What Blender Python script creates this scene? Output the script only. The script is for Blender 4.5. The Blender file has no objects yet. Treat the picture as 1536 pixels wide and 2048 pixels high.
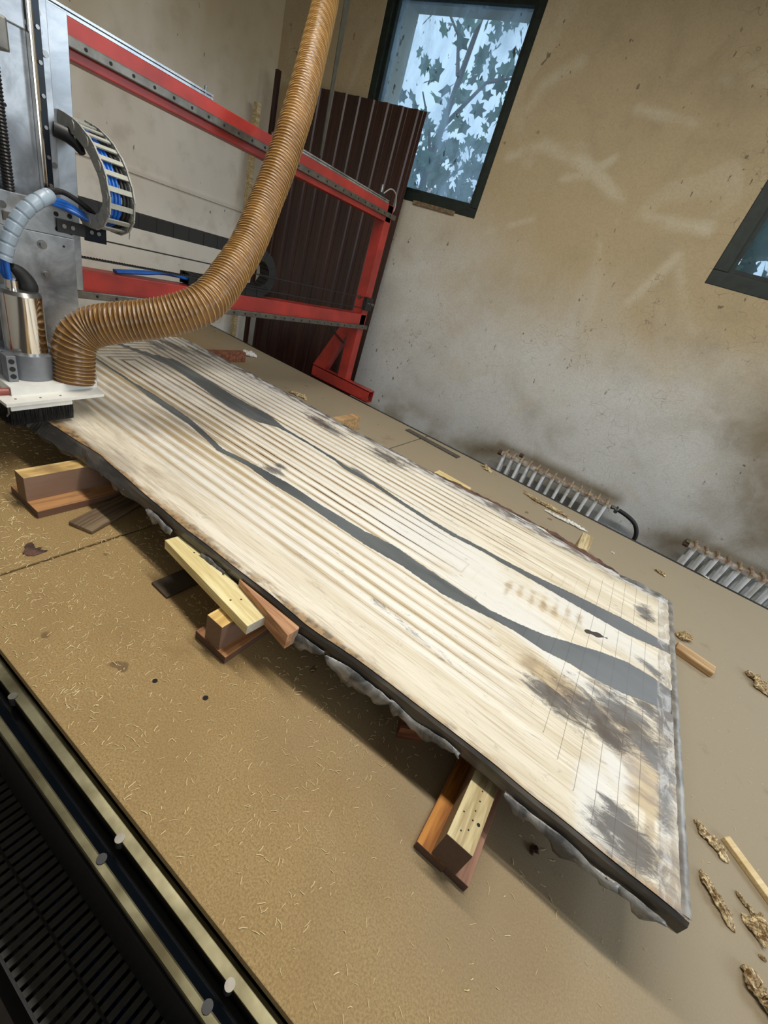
import bpy, bmesh, math, random
import numpy as np
from mathutils import Vector, Matrix, noise

# ------------------------------------------------------------------ scene set-up
# Work coordinates: z = 0 is the table top, everything is lifted by TABLE_Z at the end.
TABLE_Z = 0.80
FLOOR = -TABLE_Z
CEIL = 2.35
WALL_Y = 2.75      # inner face of the window wall
WALL_X = -3.05     # inner face of the end wall
SC = bpy.context.scene
COL = SC.collection
rnd = random.Random(7)
nrng = np.random.default_rng(7)

F = 828.0
PP = np.array([768.0, 1024.0])
VA = np.array([-1125.0, -138.0])     # vanishing point of -X
VB = np.array([1315.0, 723.0])       # vanishing point of +Y
def _d(v):
    r = np.array([v[0]-PP[0], v[1]-PP[1], F]); return r/np.linalg.norm(r)
_X = -_d(VA); _Y = _d(VB); _Y = _Y - _X*(_X@_Y); _Y /= np.linalg.norm(_Y)
RM = np.array([_X, _Y, np.cross(_X, _Y)])
CAM = np.array([0.0, 0.0, 0.76])
def at(px, py, axis=2, val=0.0):
    """point of the photograph -> the place on a surface (coordinate `axis` equal to val)"""
    r = RM @ np.array([px-PP[0], py-PP[1], F]); t = (val-CAM[axis])/r[axis]
    return Vector((CAM + t*r).tolist())

cam_data = bpy.data.cameras.new('camera')
cam = bpy.data.objects.new('camera', cam_data); COL.objects.link(cam)
cam_data.sensor_fit = 'VERTICAL'; cam_data.sensor_height = 24.0
cam_data.lens = F/2048*24.0
cam_data.clip_start = 0.01; cam_data.clip_end = 100
cr = RM @ np.array([1, 0, 0]); cu = RM @ np.array([0, -1, 0]); cb = RM @ np.array([0, 0, -1])
cam.matrix_world = Matrix(((cr[0], cu[0], cb[0], CAM[0]), (cr[1], cu[1], cb[1], CAM[1]),
                           (cr[2], cu[2], cb[2], CAM[2]), (0, 0, 0, 1)))
SC.camera = cam
SC.view_settings.view_transform = 'Standard'
SC.view_settings.look = 'None'
SC.view_settings.gamma = 1
SC.view_settings.use_curve_mapping = False
SC.view_settings.exposure = 0.0

# ------------------------------------------------------------------ light
world = bpy.data.worlds.new('world'); SC.world = world; world.use_nodes = True
bg = world.node_tree.nodes['Background']
bg.inputs[0].default_value = (0.74, 0.86, 1.0, 1); bg.inputs[1].default_value = 1.45

def area(name, loc, target, sx, sy, power, col):
    l = bpy.data.lights.new(name, 'AREA'); l.shape = 'RECTANGLE'; l.size = sx; l.size_y = sy
    l.energy = power; l.color = col
    o = bpy.data.objects.new(name, l); COL.objects.link(o); o.location = loc
    o.rotation_euler = (Vector(target)-Vector(loc)).to_track_quat('-Z', 'Y').to_euler()
    return o
area('ceiling_tube_light', (-0.35, 0.90, 2.25), (-0.35, 0.90, 0), 2.4, 0.12, 52, (1.0, 0.96, 0.88))
area('added_side_light', (1.95, 2.70, 1.62), (0.6, 1.0, 0.1), 0.90, 0.90, 34, (0.80, 0.90, 1.0))  # unseen area light added at an extra window out of view
area('end_window_daylight', (4.10, 0.50, 1.55), (-2.0, 1.4, 0.4), 2.6, 1.4, 92, (0.80, 0.89, 1.0))
area('near_fill_light', (0.6, -2.45, 1.5), (-1.2, 2.7, 0.6), 2.0, 1.0, 9, (0.80, 0.89, 1.0))  # weak fill light added behind the camera, no window built there

# ------------------------------------------------------------------ material helpers
def lin(c):
    return tuple(((v/255.0)/12.92 if v/255.0 <= 0.04045 else ((v/255.0+0.055)/1.055)**2.4) for v in c) + (1,)

class NT:
    def __init__(s, name):
        s.m = bpy.data.materials.new(name); s.m.use_nodes = True
        s.t = s.m.node_tree; s.b = s.t.nodes['Principled BSDF']; s.out = s.t.nodes['Material Output']
        s._co = None
    def n(s, ty, **k):
        x = s.t.nodes.new(ty)
        for a, v in k.items(): setattr(x, a, v)
        return x
    def put(s, sock, v):
        if isinstance(v, bpy.types.NodeSocket): s.t.links.new(v, sock)
        else: sock.default_value = v
    def co(s, scale=(1, 1, 1)):
        if s._co is None: s._co = s.n('ShaderNodeTexCoord').outputs['Object']
        mp = s.n('ShaderNodeMapping'); s.put(mp.inputs['Vector'], s._co); mp.inputs['Scale'].default_value = scale
        return mp.outputs[0]
    def noise(s, scale=5, sc=(1, 1, 1), detail=3, rough=0.55, dist=0.0):
        x = s.n('ShaderNodeTexNoise'); s.put(x.inputs['Vector'], s.co(sc)); x.inputs['Scale'].default_value = scale
        x.inputs['Detail'].default_value = detail; x.inputs['Roughness'].default_value = rough
        x.inputs['Distortion'].default_value = dist
        return x.outputs['Fac']
    def ramp(s, f, lo, hi):
        x = s.n('ShaderNodeMapRange', interpolation_type='SMOOTHSTEP'); s.put(x.inputs[0], f)
        x.inputs[1].default_value = lo; x.inputs[2].default_value = hi
        return x.outputs[0]
    def mix(s, f, a, b, mode='MIX'):
        x = s.n('ShaderNodeMix', data_type='RGBA', blend_type=mode)
        s.put(x.inputs[0], f); s.put(x.inputs[6], a); s.put(x.inputs[7], b)
        return x.outputs[2]
    def math(s, op, a, b=0.0, c=0.0, clamp=False):
        x = s.n('ShaderNodeMath', operation=op); x.use_clamp = clamp
        s.put(x.inputs[0], a); s.put(x.inputs[1], b)
        if len(x.inputs) > 2: s.put(x.inputs[2], c)
        return x.outputs[0]
    def attr(s, name):
        x = s.n('ShaderNodeAttribute'); x.attribute_name = name; return x.outputs['Fac']
    def axis(s, k):
        x = s.n('ShaderNodeSeparateXYZ'); s.put(x.inputs[0], s.co()); return x.outputs[k]
    def bump(s, h, strength=0.3, dist=0.002, normal=None):
        x = s.n('ShaderNodeBump'); x.inputs['Strength'].default_value = strength
        x.inputs['Distance'].default_value = dist; s.put(x.inputs['Height'], h)
        if normal is not None: s.put(x.inputs['Normal'], normal)
        return x.outputs[0]
    def done(s, color=None, rough=None, metal=None, normal=None, **k):
        b = s.b
        if color is not None: s.put(b.inputs['Base Color'], color)
        if rough is not None: s.put(b.inputs['Roughness'], rough)
        if metal is not None: s.put(b.inputs['Metallic'], metal)
        if normal is not None: s.put(b.inputs['Normal'], normal)
        for kk, v in k.items(): s.put(b.inputs[kk.replace('_', ' ')], v)
        return s.m

def plain(name, rgb, rough=0.5, metal=0.0, var=0.25, scale=30, bump=0.1, dark=None, sc=(1, 1, 1)):
    t = NT(name); c = lin(rgb)
    d = lin(dark) if dark else tuple(v*(1-var) for v in c[:3])+(1,)
    f = t.ramp(t.noise(scale, sc, 4), 0.3, 0.7)
    return t.done(t.mix(f, d, c), rough, metal, t.bump(t.noise(scale*3, sc, 2), bump, 0.001))

def wood(name, light, dark, axis=0, ring=60, rough=0.65, stain=None, end=None, endcol=None, top=None, sidecol=None):
    """sawn timber, the grain runs along the given axis"""
    t = NT(name); sc = [1, 1, 1]; sc[axis] = 0.06
    g = t.noise(ring, tuple(sc), 3, 0.6, 0.6); fine = t.noise(ring*5, tuple(sc), 2)
    c = t.mix(t.ramp(g, 0.38, 0.66), lin(dark), lin(light))
    c = t.mix(t.math('MULTIPLY', t.ramp(fine, 0.5, 0.8), 0.25), c, lin(tuple(v*0.6 for v in dark)))
    if stain: c = t.mix(t.math('MULTIPLY', t.ramp(t.noise(9, (1, 1, 1), 4), 0.52, 0.72), 0.7), c, lin(stain))
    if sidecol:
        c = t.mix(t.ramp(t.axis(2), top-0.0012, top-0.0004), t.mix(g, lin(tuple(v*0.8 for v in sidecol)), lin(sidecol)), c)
    if endcol:
        c = t.mix(t.ramp(t.math('ABSOLUTE', t.axis(axis)), end-0.0012, end-0.0004), c, t.mix(t.noise(180), lin(tuple(v*0.75 for v in endcol)), lin(endcol)))
    return t.done(c, rough, 0.0, t.bump(fine, 0.25, 0.001))

# ------------------------------------------------------------------ mesh helpers
class MB:
    def __init__(s): s.v = []; s.f = []; s.sm = []
    def add(s, vs, fs, smooth=False, M=None):
        o = len(s.v)
        for v in vs:
            v = Vector(v)
            s.v.append(M @ v if M is not None else v)
        for f in fs: s.f.append(tuple(i+o for i in f)); s.sm.append(smooth)
        return s
    def box(s, a, b, bev=0.0, M=None):
        x0, y0, z0 = [min(p, q) for p, q in zip(a, b)]; x1, y1, z1 = [max(p, q) for p, q in zip(a, b)]
        bev = min(bev, (x1-x0)*0.45, (y1-y0)*0.45, (z1-z0)*0.45)
        if bev <= 0:
            vs = [(x, y, z) for z in (z0, z1) for x, y in ((x0, y0), (x1, y0), (x1, y1), (x0, y1))]
            return s.add(vs, [(3, 2, 1, 0), (4, 5, 6, 7), (0, 1, 5, 4), (1, 2, 6, 5), (2, 3, 7, 6), (3, 0, 4, 7)], False, M)
        bm = bmesh.new(); bmesh.ops.create_cube(bm, size=1.0)
        for v in bm.verts: v.co = Vector(((x0+x1)/2+v.co.x*(x1-x0), (y0+y1)/2+v.co.y*(y1-y0), (z0+z1)/2+v.co.z*(z1-z0)))
        bmesh.ops.bevel(bm, geom=bm.edges[:], offset=bev, segments=2, affect='EDGES', profile=0.6)
        bm.verts.index_update()
        s.add([v.co.copy() for v in bm.verts], [[v.index for v in f.verts] for f in bm.faces], False, M); bm.free()
        return s
    def prism(s, poly, axis, a, b, M=None):
        """polygon in the two other axes, extruded along `axis` from a to b"""
        n = len(poly); vs = []
        for h in (a, b):
            for p in poly:
                q = list(p); q.insert(axis, h); vs.append(q)
        fs = [tuple(range(n))[::-1], tuple(range(n, 2*n))]+[(i, (i+1) % n, n+(i+1) % n, n+i) for i in range(n)]
        return s.add(vs, fs, False, M)
    def cyl(s, p, q, r, r2=None, seg=24, cap=True, smooth=True):
        p = Vector(p); q = Vector(q); r2 = r if r2 is None else r2
        z = (q-p).normalized(); x = z.orthogonal().normalized(); y = z.cross(x)
        vs = []
        for c, rr in ((p, r), (q, r2)):
            for i in range(seg):
                t = 2*math.pi*i/seg; vs.append(c+x*rr*math.cos(t)+y*rr*math.sin(t))
        s.add(vs, [(i, (i+1) % seg, seg+(i+1) % seg, seg+i) for i in range(seg)], smooth)
        if cap:
            s.add(vs[:seg], [tuple(range(seg))[::-1]]); s.add(vs[seg:], [tuple(range(seg))])
        return s
    def tube(s, pts, r, seg=12, cap=True, smooth=True, up=None):
        pts = [Vector(p) for p in pts]; n = len(pts)
        rs = r if hasattr(r, '__len__') else [r]*n
        t0 = (pts[1]-pts[0]).normalized(); x = (Vector(up) if up else t0.orthogonal()).normalized(); vs = []
        for i in range(n):
            t = (pts[min(i+1, n-1)]-pts[max(i-1, 0)]).normalized()
            x = (x-t*x.dot(t)).normalized(); y = t.cross(x)
            for k in range(seg):
                a = 2*math.pi*k/seg; vs.append(pts[i]+x*rs[i]*math.cos(a)+y*rs[i]*math.sin(a))
        fs = [(i*seg+k, i*seg+(k+1) % seg, (i+1)*seg+(k+1) % seg, (i+1)*seg+k) for i in range(n-1) for k in range(seg)]
        s.add(vs, fs, smooth)
        if cap:
            s.add(vs[:seg], [tuple(range(seg))[::-1]]); s.add(vs[-seg:], [tuple(range(seg))])
        return s
    def build(s, name, mat, parent=None, attrs=None, local=False):
        me = bpy.data.meshes.new(name)
        off = Vector((0, 0, 0)) if local else parent_loc(parent)
        me.from_pydata([tuple(Vector(v)-off) for v in s.v], [], s.f)
        me.polygons.foreach_set('use_smooth', s.sm)
        me.materials.append(mat); me.update()
        if attrs:
            for k, arr in attrs.items():
                a = me.attributes.new(k, 'FLOAT', 'POINT'); a.data.foreach_set('value', arr)
        o = bpy.data.objects.new(name, me); COL.objects.link(o)
        if parent is not None: o.parent = parent
        return o

def parent_loc(p):
    v = Vector((0, 0, 0))
    while p is not None: v += p.location; p = p.parent
    return v
def thing(name, label, cat, loc, group=None):
    o = bpy.data.objects.new(name, None); COL.objects.link(o); o.location = loc
    o.empty_display_size = 0.05
    return tag(o, label, cat, group)
def tag(o, label, cat, group=None, kind=None):
    o['label'] = label; o['category'] = cat
    if group: o['group'] = group
    if kind: o['kind'] = kind
    return o
def struct(name, mb, mat, parent=None):
    o = mb.build(name, mat, parent)
    if parent is None: o['kind'] = 'structure'
    return o
def lab(o, text): o['label'] = text; return o

def spline(pts, n):
    """Catmull-Rom through the points, resampled at n even steps"""
    P = [np.array(p, float) for p in pts]; P = [2*P[0]-P[1]]+P+[2*P[-1]-P[-2]]
    out = []
    for i in range(1, len(P)-2):
        for k in range(24):
            t = k/24.0; a, b, c, d = P[i-1], P[i], P[i+1], P[i+2]
            out.append(0.5*((2*b)+(-a+c)*t+(2*a-5*b+4*c-d)*t*t+(-a+3*b-3*c+d)*t**3))
    out.append(P[-2]); out = np.array(out)
    L = np.concatenate([[0], np.cumsum(np.linalg.norm(np.diff(out[:, :3], axis=0), axis=1))])
    s_ = np.linspace(0, L[-1], n)
    return np.stack([np.interp(s_, L, out[:, k]) for k in range(out.shape[1])], 1), L[-1]

# ------------------------------------------------------------------ materials
def mat_wall():
    t = NT('old_plaster')
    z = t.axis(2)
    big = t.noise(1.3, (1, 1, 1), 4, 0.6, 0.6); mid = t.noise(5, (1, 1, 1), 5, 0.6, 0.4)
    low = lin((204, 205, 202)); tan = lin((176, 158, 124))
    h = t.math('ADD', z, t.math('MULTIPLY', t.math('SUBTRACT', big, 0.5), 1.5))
    c = t.mix(t.ramp(h, 0.25, 1.35), low, tan)  # tan above, pale below: plaster tone with some room light painted in
    c = t.mix(t.math('MULTIPLY', t.ramp(mid, 0.42, 0.75), 0.20), c, lin((130, 120, 98)))
    c = t.mix(t.math('MULTIPLY', t.ramp(t.noise(2.2, (1, 1, 1), 2, 0.5, 1.4), 0.60, 0.72), 0.30), c, lin((196, 186, 160)))
    # yellowed grime and rust bloom low down, above and beside the radiators
    g = t.math('MULTIPLY', t.ramp(t.math('ADD', z, t.math('MULTIPLY', mid, 0.25)), 0.22, -0.02), t.ramp(t.noise(2.6, (1, 1, 1), 3), 0.42, 0.62))
    c = t.mix(t.math('MULTIPLY', g, 0.6), c, lin((122, 104, 66)))
    c = t.mix(t.ramp(t.math('ADD', t.attr('grime'), t.math('MULTIPLY', t.math('SUBTRACT', mid, 0.5), 0.6)), 0.05, 1.15), c, lin((112, 96, 66)))
    c = t.mix(t.math('MULTIPLY', t.ramp(t.math('MULTIPLY', t.attr('smear'), t.math('MULTIPLY', t.ramp(mid, 0.2, 0.65), 1.3)), 0.05, 1.0), 0.55), c, lin((206, 200, 178)))
    # hairline cracks
    v = t.n('ShaderNodeTexVoronoi', feature='DISTANCE_TO_EDGE'); v.inputs['Scale'].default_value = 2.4
    w = t.n('ShaderNodeVectorMath', operation='ADD'); ns = t.n('ShaderNodeTexNoise'); t.put(ns.inputs['Vector'], t.co()); ns.inputs['Scale'].default_value = 6
    t.put(w.inputs[0], t.co()); t.put(w.inputs[1], ns.outputs['Color']); t.put(v.inputs['Vector'], w.outputs[0])
    cr_ = t.math('MULTIPLY', t.ramp(v.outputs['Distance'], 0.007, 0.0), t.ramp(t.noise(1.7, (1.3, 1, 1), 2), 0.45, 0.60))
    c = t.mix(t.math('MULTIPLY', cr_, 0.6), c, lin((92, 84, 70)))
    c = t.mix(t.math('MULTIPLY', t.ramp(t.noise(150, (1, 1, 1), 3, 0.7), 0.35, 0.7), 0.22), c, lin((120, 108, 84)))
    # chips and flecks
    fl = t.noise(38, (1, 1, 0.6), 2, 0.5); c = t.mix(t.math('MULTIPLY', t.math('MULTIPLY', t.ramp(fl, 0.70, 0.73), t.ramp(t.noise(2.9, (1, 1, 1), 2), 0.45, 0.6)), 0.75), c, lin((84, 74, 58)))
    return t.done(c, 0.85, 0.0, t.bump(t.noise(120, (1, 1, 1), 3), 0.25, 0.002))
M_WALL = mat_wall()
def mat_endwall():
    t = NT('limewashed_plaster')
    z = t.axis(2); big = t.noise(1.4, (1, 1, 0.5), 4, 0.6, 0.5)
    h = t.math('ADD', z, t.math('MULTIPLY', t.math('SUBTRACT', big, 0.5), 1.2))
    c = t.mix(t.ramp(h, 0.7, 1.9), lin((228, 223, 212)), lin((168, 152, 120)))
    c = t.mix(t.math('MULTIPLY', t.ramp(t.noise(7, (1, 1, 1), 4), 0.5, 0.75), 0.25), c, lin((128, 116, 94)))
    fl = t.noise(30, (1, 1, 0.5), 2, 0.5); c = t.mix(t.math('MULTIPLY', t.ramp(fl, 0.74, 0.77), 0.7), c, lin((84, 70, 52)))
    return t.done(c, 0.85, 0.0, t.bump(t.noise(90, (1, 1, 1), 3), 0.25, 0.002))
M_END = mat_endwall()
M_FLOOR = plain('dirty_concrete', (92, 82, 74), 0.9, 0, 0.4, 14, 0.4)
M_CEIL = plain('ceiling_paint', (150, 142, 124), 0.9)
def mat_mdf():
    t = NT('dusty_mdf')
    x = t.axis(0)
    c = t.mix(t.ramp(t.noise(330, (1, 1, 1), 4, 0.75), 0.3, 0.7), lin((134, 108, 64)), lin((178, 150, 102)))
    c = t.mix(t.math('MULTIPLY', t.ramp(t.noise(7, (1, 1, 1), 4, 0.6), 0.38, 0.7), 0.4), c, lin((142, 114, 72)))
    # grey sanding dust on the right; far side greyed to paint in window light
    y = t.axis(1)
    dd = t.math('ADD', t.math('ADD', t.math('MULTIPLY', x, 0.5), t.math('MULTIPLY', y, 0.9)), t.math('MULTIPLY', t.noise(3.0, (1, 1, 1), 4), 0.6))
    c = t.mix(t.math('MULTIPLY', t.ramp(dd, 0.38, 1.10), 0.85), c, lin((150, 139, 118)))
    c = t.mix(t.math('MULTIPLY', t.ramp(t.noise(4.5, (1, 1, 1), 5, 0.7), 0.60, 0.72), 0.35), c, lin((110, 84, 50)))
    sp = t.noise(16, (1, 1, 1), 2, 0.4); c = t.mix(t.math('MULTIPLY', t.ramp(sp, 0.72, 0.755), 0.65), c, lin((88, 66, 44)))
    return t.done(c, 0.8, 0.0, t.bump(t.noise(220, (1, 1, 1), 2), 0.3, 0.001))
M_MDF = mat_mdf()
M_MDFEDGE = plain('mdf_edge', (60, 46, 34), 0.9)
M_BLACK = plain('black_painted_steel', (16, 18, 22), 0.35, 0.2, 0.4, 20)
M_BLUEBLK = plain('blue_black_steel', (30, 37, 46), 0.3, 0.55, 0.3, 12, 0.15)
M_STEEL = plain('bare_steel', (150, 150, 148), 0.32, 0.9, 0.25, 40)
M_DSTEEL = plain('dull_rail_steel', (120, 116, 108), 0.4, 0.8, 0.35, 30)
M_BRASS = plain('oily_steel_bar', (122, 117, 92), 0.30, 0.8, 0.3, 10, 0.2, dark=(64, 58, 38))
def mat_alu():
    t = NT('milled_aluminium')
    f = t.noise(9, (1, 1, 1), 5, 0.6, 0.6); g = t.noise(55, (1, 1, 1), 3)
    c = t.mix(t.ramp(f, 0.3, 0.7), lin((132, 136, 140)), lin((192, 196, 200)))
    r = t.math('ADD', 0.18, t.math('MULTIPLY', f, 0.32))
    return t.done(c, r, 0.85, t.bump(g, 0.08, 0.001))
M_ALU = mat_alu()
M_ALU2 = plain('clamp_aluminium', (138, 142, 148), 0.45, 0.7, 0.15, 30)
M_CHROME = NT('polished_spindle_steel').done(lin((226, 220, 210)), 0.10, 1.0)
M_RED = plain('red_paint', (166, 50, 42), 0.42, 0.0, 0.2, 10, 0.1, dark=(136, 42, 36))
M_DUSTRED = M_RED
M_BLK = plain('black_plastic', (20, 20, 21), 0.45, 0, 0.3, 20)
M_RUB = plain('black_rubber', (24, 23, 22), 0.6, 0, 0.3, 20)
M_HOLE = plain('dark_hole', (12, 12, 12), 0.8)
M_GREYPL = plain('grey_chain_plastic', (160, 158, 150), 0.6, 0, 0.25, 60, 0.3)
M_LGREYPL = plain('light_grey_chain_plastic', (160, 160, 148), 0.5, 0, 0.12, 40)
M_BLUE = plain('blue_cable', (24, 92, 178), 0.35, 0, 0.2, 20)
M_SLEEVE = plain('spiral_wrap', (150, 164, 176), 0.35, 0, 0.15, 30)
M_WHITEPL = plain('white_hdpe', (226, 224, 216), 0.45, 0, 0.07, 40)
M_BRISTLE = plain('black_bristle', (18, 18, 20), 0.5, 0, 0.5, 300, 0.5, sc=(1, 1, 0.05))
M_BRN = plain('brown_corrugated_paint', (58, 32, 25), 0.34, 0.0, 0.35, 9, 0.1, dark=(42, 22, 19), sc=(1, 1, 0.25))
M_GREEN = plain('dark_green_gloss', (16, 34, 25), 0.55, 0, 0.4, 25, 0.2, dark=(6, 14, 10))
M_RAD = None
def mat_rad():
    t = NT('rusty_radiator_paint')
    z = t.axis(2)
    f = t.ramp(t.math('ADD', z, t.math('MULTIPLY', t.noise(26, (1, 1, 1), 4), 0.07)), 0.80, 0.835)
    c = t.mix(t.ramp(t.noise(14), 0.3, 0.6), lin((206, 206, 200)), lin((238, 241, 243)))
    c = t.mix(t.math('MULTIPLY', f, 0.9), c, t.mix(t.ramp(t.noise(60), 0.4, 0.6), lin((112, 82, 46)), lin((156, 132, 96))))
    return t.done(c, 0.5, 0.0, t.bump(t.noise(80), 0.3, 0.001))
M_RAD = mat_rad()
M_STRAP = plain('dark_strap_steel', (84, 82, 70), 0.5, 0.5)
M_PINE = wood('pale_pine', (232, 214, 160), (206, 182, 122), 0, 70)
M_PINEY = wood('yellow_pine', (222, 192, 128), (188, 146, 82), 1, 70, stain=(120, 88, 50))
M_BEECH = wood('pinkish_hardwood', (196, 148, 112), (158, 110, 80), 0, 80)
M_DARKW = wood('brown_timber', (128, 96, 78), (84, 58, 46), 1, 70)
M_ORANGE = wood('orange_pine', (196, 126, 52), (150, 84, 30), 1, 60)
M_GREYW = wood('greyed_pine', (206, 188, 146), (158, 136, 96), 1, 80)
M_DUSTW = wood('dusty_board', (132, 112, 84), (96, 76, 56), 1, 60)
M_REDW = wood('reddish_offcut', (150, 98, 70), (112, 66, 46), 0, 60)
M_TANW = wood('tan_offcut', (196, 164, 118), (160, 124, 82), 0, 60)
M_CHIP = wood('bark_chip', (232, 214, 170), (122, 92, 56), 0, 220)
M_CREAMW = wood('cream_lath', (226, 204, 158), (206, 178, 126), 0, 40)
M_BARK = plain('brown_bark', (104, 74, 60), 0.8, 0, 0.5, 40, 0.9, dark=(52, 36, 30), sc=(0.4, 1, 1))
def mat_film():
    t = NT('torn_silver_film')
    f = t.noise(22, (1, 1, 1), 4, 0.6, 0.6)
    c = t.mix(t.ramp(f, 0.35, 0.65), lin((78, 78, 78)), lin((152, 150, 146)))
    return t.done(c, 0.38, 0.2, t.bump(t.noise(60, (1, 1, 1), 4, 0.6, 1.0), 0.6, 0.002))
M_FILM = mat_film()
M_PAPER = plain('white_scrap', (224, 222, 216), 0.8, 0, 0.1)
def mat_resinside():
    t = NT('cast_resin_side')
    f = t.noise(18, (0.25, 1, 1), 4, 0.6, 0.5)
    c = t.mix(t.ramp(f, 0.4, 0.7), lin((54, 52, 50)), lin((104, 98, 90)))
    c = t.mix(t.math('MULTIPLY', t.ramp(t.noise(9, (0.5, 1, 1), 4), 0.55, 0.7), 0.6), c, lin((78, 56, 44)))
    return t.done(c, 0.28, 0.0, t.bump(t.noise(26, (0.3, 1, 1), 4), 0.35, 0.003))
M_RSIDE = mat_resinside()

# ------------------------------------------------------------------ room shell
struct('floor', MB().box((-3.35, -2.6, FLOOR-0.1), (4.2, 3.1, FLOOR)), M_FLOOR)
struct('ceiling', MB().box((-3.35, -2.6, CEIL), (4.2, 3.1, CEIL+0.1)), M_CEIL)
WINS = [(-2.25, -1.284), (-0.005, 0.98), (1.46, 2.44)]
WZ0, WZ1 = 1.14, 2.11
STROKES = [([(1053, 222), (1087, 169), (1161, 125)], 15, .6), ([(1019, 310), (1087, 290), (1141, 314), (1181, 337), (1215, 371), (1255, 411), (1309, 438), (1417, 458)], 13, .9),
           ([(1127, 357), (1174, 351), (1228, 317)], 9, .8), ([(1208, 465), (1174, 674)], 16, .6), ([(1356, 512), (1242, 620)], 12, .7), ([(1356, 512), (1370, 607), (1385, 660)], 14, .5),
           ([(1275, 216), (1390, 249)], 10, .7), ([(972, 465), (1066, 438)], 9, .6), ([(1039, 240), (1036, 262)], 11, .6), ([(1430, 430), (1500, 380), (1440, 340)], 22, .35), ([(1000, 236), (1130, 230)], 10, .4)]
GRIMES = [([(955, 900), (1000, 905)], 45, .8), ([(1340, 1085), (1400, 1080)], 45, .9), ([(1000, 890), (1230, 1000)], 20, .9), ([(1390, 1080), (1536, 1150)], 24, .9), ([(1536, 880), (1536, 1080)], 110, .8), ([(1060, 830), (1100, 860)], 60, .35), ([(1300, 660), (1400, 690)], 45, .3), ([(1536, 60), (1400, 20)], 190, .35)]
def wall_field(X, Z, strokes):
    out = np.zeros_like(X)
    for pts, w, st in strokes:
        P = [at(p[0], p[1], 1, WALL_Y) for p in pts]; d0 = math.sqrt((P[0].x-CAM[0])**2+WALL_Y**2+(P[0].z-CAM[2])**2)
        r_ = w/F*WALL_Y*1.25
        for a, b_ in zip(P[:-1], P[1:]):
            vx, vz = b_.x-a.x, b_.z-a.z; L2 = vx*vx+vz*vz+1e-9
            t_ = np.clip(((X-a.x)*vx+(Z-a.z)*vz)/L2, 0, 1)
            dd = np.sqrt((X-a.x-t_*vx)**2+(Z-a.z-t_*vz)**2)
            out = np.maximum(out, st*np.clip(1-dd/r_, 0, 1))
    return out
def wall_right():
    mb = MB(); y0, y1 = WALL_Y, 3.08
    xs = [-3.35]+[v for w in WINS for v in w]+[4.2]; e = 0.001
    mb.box((-3.35, y0+e, FLOOR), (4.2, y1, WZ0)); mb.box((-3.35, y0+e, WZ1), (4.2, y1, CEIL))
    for i in range(0, len(xs), 2): mb.box((xs[i], y0+e, WZ0), (xs[i+1], y1, WZ1))
    n0 = len(mb.v)
    def ticks(br, st):
        out = []
        for a, b_ in zip(br[:-1], br[1:]):
            k = max(1, int(round((b_-a)/st))); out += [a+(b_-a)*i/k for i in range(k)]
        return out+[br[-1]]
    gx = ticks([WALL_X]+[v for w in WINS for v in w]+[4.2], 0.022); gz = ticks([FLOOR, -0.15, WZ0, WZ1, CEIL], 0.022)
    X, Z = np.meshgrid(gx, gz, indexing='ij'); nz = len(gz)
    vs = [(float(a), y0, float(b_)) for a, b_ in zip(X.ravel(), Z.ravel())]; fs = []
    for i in range(len(gx)-1):
        cx = (gx[i]+gx[i+1])/2; inx = any(w[0] < cx < w[1] for w in WINS)
        for k in range(nz-1):
            cz = (gz[k]+gz[k+1])/2
            if inx and WZ0 < cz < WZ1: continue
            fs.append((i*nz+k, (i+1)*nz+k, (i+1)*nz+k+1, i*nz+k+1))
    mb.add(vs, fs)
    at_ = {'smear': [0.0]*n0+wall_field(X, Z, STROKES).ravel().tolist(), 'grime': [0.0]*n0+wall_field(X, Z, GRIMES).ravel().tolist()}
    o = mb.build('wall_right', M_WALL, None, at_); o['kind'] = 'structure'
    return o
wall_right()
struct('wall_back', MB().box((-3.35, -2.6, FLOOR), (WALL_X, WALL_Y, CEIL)), M_END)
struct('wall_left', MB().box((WALL_X, -2.7, FLOOR), (4.2, -2.6, CEIL)), M_END)
struct('wall_front', MB().box((4.2, -2.6, FLOOR), (4.3, 3.08, CEIL)), M_END)
# narrow moulded ledge along the end wall
struct('trim_1', MB().add([(WALL_X, y, 0.772) for y in (-2.6, WALL_Y)]+[(WALL_X+0.014, y, 0.776) for y in (-2.6, WALL_Y)]+[(WALL_X+0.016, y, 0.790) for y in (-2.6, WALL_Y)]+[(WALL_X, y, 0.800) for y in (-2.6, WALL_Y)],
       [(0, 1, 3, 2), (2, 3, 5, 4), (4, 5, 7, 6), (0, 2, 4, 6), (1, 7, 5, 3), (0, 6, 7, 1)]), M_END)

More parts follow.
